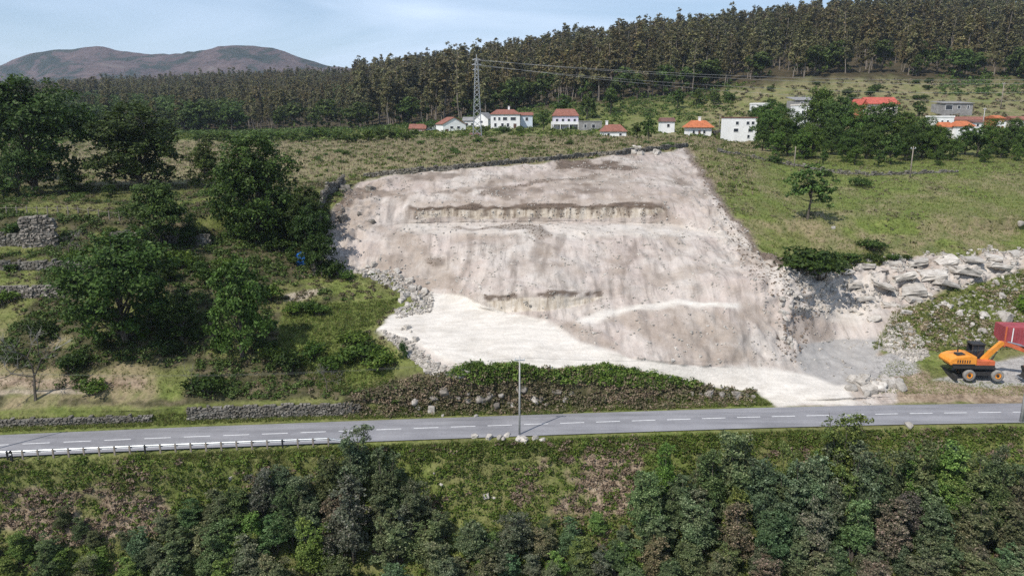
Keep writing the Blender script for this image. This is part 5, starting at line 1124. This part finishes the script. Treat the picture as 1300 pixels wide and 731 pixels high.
cb = MB().box(-.92, .55, .0, 1.2, 1.853, 2.35).box(-1.0, .5, -.06, 1.26, 3.82, 3.98).build('cab', MATS['machine_dark'], ex, bevel=.03)
for x, y in ((-.88, .06), (-.88, 1.12), (.36, .06), (.36, 1.12), (-.3, .06)): MB().box(x - .06, x + .06, y - .05, y + .05, 2.353, 3.817).build('pillar', MATS['machine_dark'], cb)
for a in ((-.8, .3, .08, .1), (-.8, .3, 1.10, 1.12)): MB().box(*a, 2.36, 3.81).build('pane', MATS['glass_dark'], cb)
MB().box(.36, .38, .15, 1.05, 2.36, 3.81).build('pane', MATS['glass_dark'], cb)
MB().box(-.9, 1.05, -1.22, -.4, 1.853, 2.35).build('tool_box', MATS['machine_red'], ex, bevel=.05)
def beam(p, q, w0, w1, th, bulge=.15):
    p, q = Vector(p), Vector(q); d = (q - p).normalized(); n = Vector((-d.z, 0, d.x))
    a = [p - n * w0, p.lerp(q, .45) - n * (w0 + w1) * .45, q - n * w1, q + d * w1 * .6, q + n * w1, p.lerp(q, .45) + n * (w0 + w1) * (.5 + bulge), p + n * w0]
    return MB().prism([(v.x, v.z) for v in a], -.32 - th, -.32 + th)
beam((.1, 0, 2.15), (2.0, 0, 4.3), .26, .24, .2).build('boom', MATS['machine_orange'], ex, bevel=.03)
beam((1.95, 0, 4.3), (5.15, 0, 3.15), .2, .18, .17).build('jib', MATS['machine_red'], ex, bevel=.03)
beam((5.1, 0, 3.45), (5.0, 0, 1.45), .22, .14, .15).build('stick', MATS['machine_orange'], ex, bevel=.03)
MB().prism([(4.75, 1.5), (5.25, 1.55), (5.45, 1.1), (5.35, .55), (5.0, .22), (4.55, .2), (4.5, .35), (4.85, .45), (5.0, .8), (4.8, 1.2)], -.82, .18).build('bucket', MATS['machine_dark'], ex)
for i in range(4): MB().prism([(4.55, .2), (4.5, .34), (4.3, .2)], -.8 + i * .3, -.7 + i * .3).build('tooth', MATS['cyl_steel'], ex)
for y in (-.62, -.02): MB().tube([(.7, y, 1.95), (1.15, y, 2.75)], .1, 8).tube([(1.15, y, 2.75), (1.4, y, 3.3)], .055, 8).build('boom_cylinder', MATS['machine_dark'], ex)
MB().tube([(2.6, -.32, 4.35), (4.1, -.32, 4.0)], .1, 8).tube([(4.1, -.32, 4.0), (5.0, -.32, 3.75)], .055, 8).build('stick_cylinder', MATS['cyl_steel'], ex)
MB().tube([(5.45, -.32, 3.2), (5.5, -.32, 2.2)], .085, 8).tube([(5.5, -.32, 2.2), (5.4, -.32, 1.4)], .05, 8).build('bucket_cylinder', MATS['cyl_steel'], ex)

CPt = ground(1273, 441); m = mpp(CPt)
sk = tag(empty('steel_container', (CPt.x, CPt.y, CPt.z), R(-6)), 'maroon steel container at the right frame edge behind the excavator', 'container')
CH = 27 * m
MB().box(0, 6.2, 0, 2.4, .15, CH).build('body', MATS['maroon_paint'], sk, bevel=.03)
for i in range(11): MB().box(.35 + i * .53, .5 + i * .53, -.07, -.003, .3, CH - .2).build('rib', MATS['maroon_paint'], sk)
for x in (.02, 6.06): MB().box(x, x + .16, -.09, -.004, .1, CH + .03).build('corner_post', MATS['machine_red'], sk)
MB().box(.8, .92, -.1, -.073, .5, CH - .1).build('pale_strip', MATS['trim_white'], sk)
for x in (.4, 5.4): MB().box(x, x + .4, .1, 2.3, -.3, .147).build('skid', MATS['machine_dark'], sk)
BP = ground(383, 334); m = mpp(BP)
bt = tag(empty('plastic_tank', BP), 'blue plastic tank under the dark trees beside the quarry', 'tank')
MB().prism([(-.6, -.2), (.6, -.2), (.6, 1.1), (.4, 1.35), (-.4, 1.35), (-.6, 1.1)], -.5, .5).build('body', MATS['blue_plastic'], bt, bevel=.08)
MB().tube([(0, 0, 1.3), (0, 0, 1.5)], .2, 12).build('lid', MATS['blue_plastic'], bt)
for z in (.2, .6): MB().box(-.61, .61, -.54, -.503, z, z + .08).build('rib', MATS['blue_plastic'], bt)

# ------------------------------------------------------------------ tidy labels: look-alikes are told apart by their order from the left
ORD = 'first second third fourth fifth sixth seventh eighth ninth tenth eleventh twelfth thirteenth fourteenth fifteenth sixteenth seventeenth eighteenth nineteenth twentieth'.split()
ORD += [t_ + '-' + s for t_ in ('twenty',) for s in ORD[:9]] + [x for t_, e_ in (('thirty', 'thirtieth'), ('forty', 'fortieth'), ('fifty', 'fiftieth')) for x in [e_] + [t_ + '-' + s for s in ORD[:9]]]
bpy.context.view_layer.update()
for n_ in [k for k in PROTO if k not in USED]:
    for ch in list(PROTO[n_].children): bpy.data.objects.remove(ch)
    bpy.data.objects.remove(PROTO[n_])
from collections import defaultdict
same = defaultdict(list)
for o in COL.objects:
    if o.parent is None and 'label' in o and o.get('kind') is None: same[o['label']].append(o)
for lb_, os_ in same.items():
    if 1 < len(os_) <= 59:
        os_.sort(key=lambda o: to_px(*o.matrix_world.translation)[0])
        for o, w_ in zip(os_, ORD): o['label'] = f'{lb_}, {w_} from left'
for o in COL.objects:
    if o.name.startswith('twigs'): o['kind'] = 'stuff'
    if 'h' in o: del o['h']
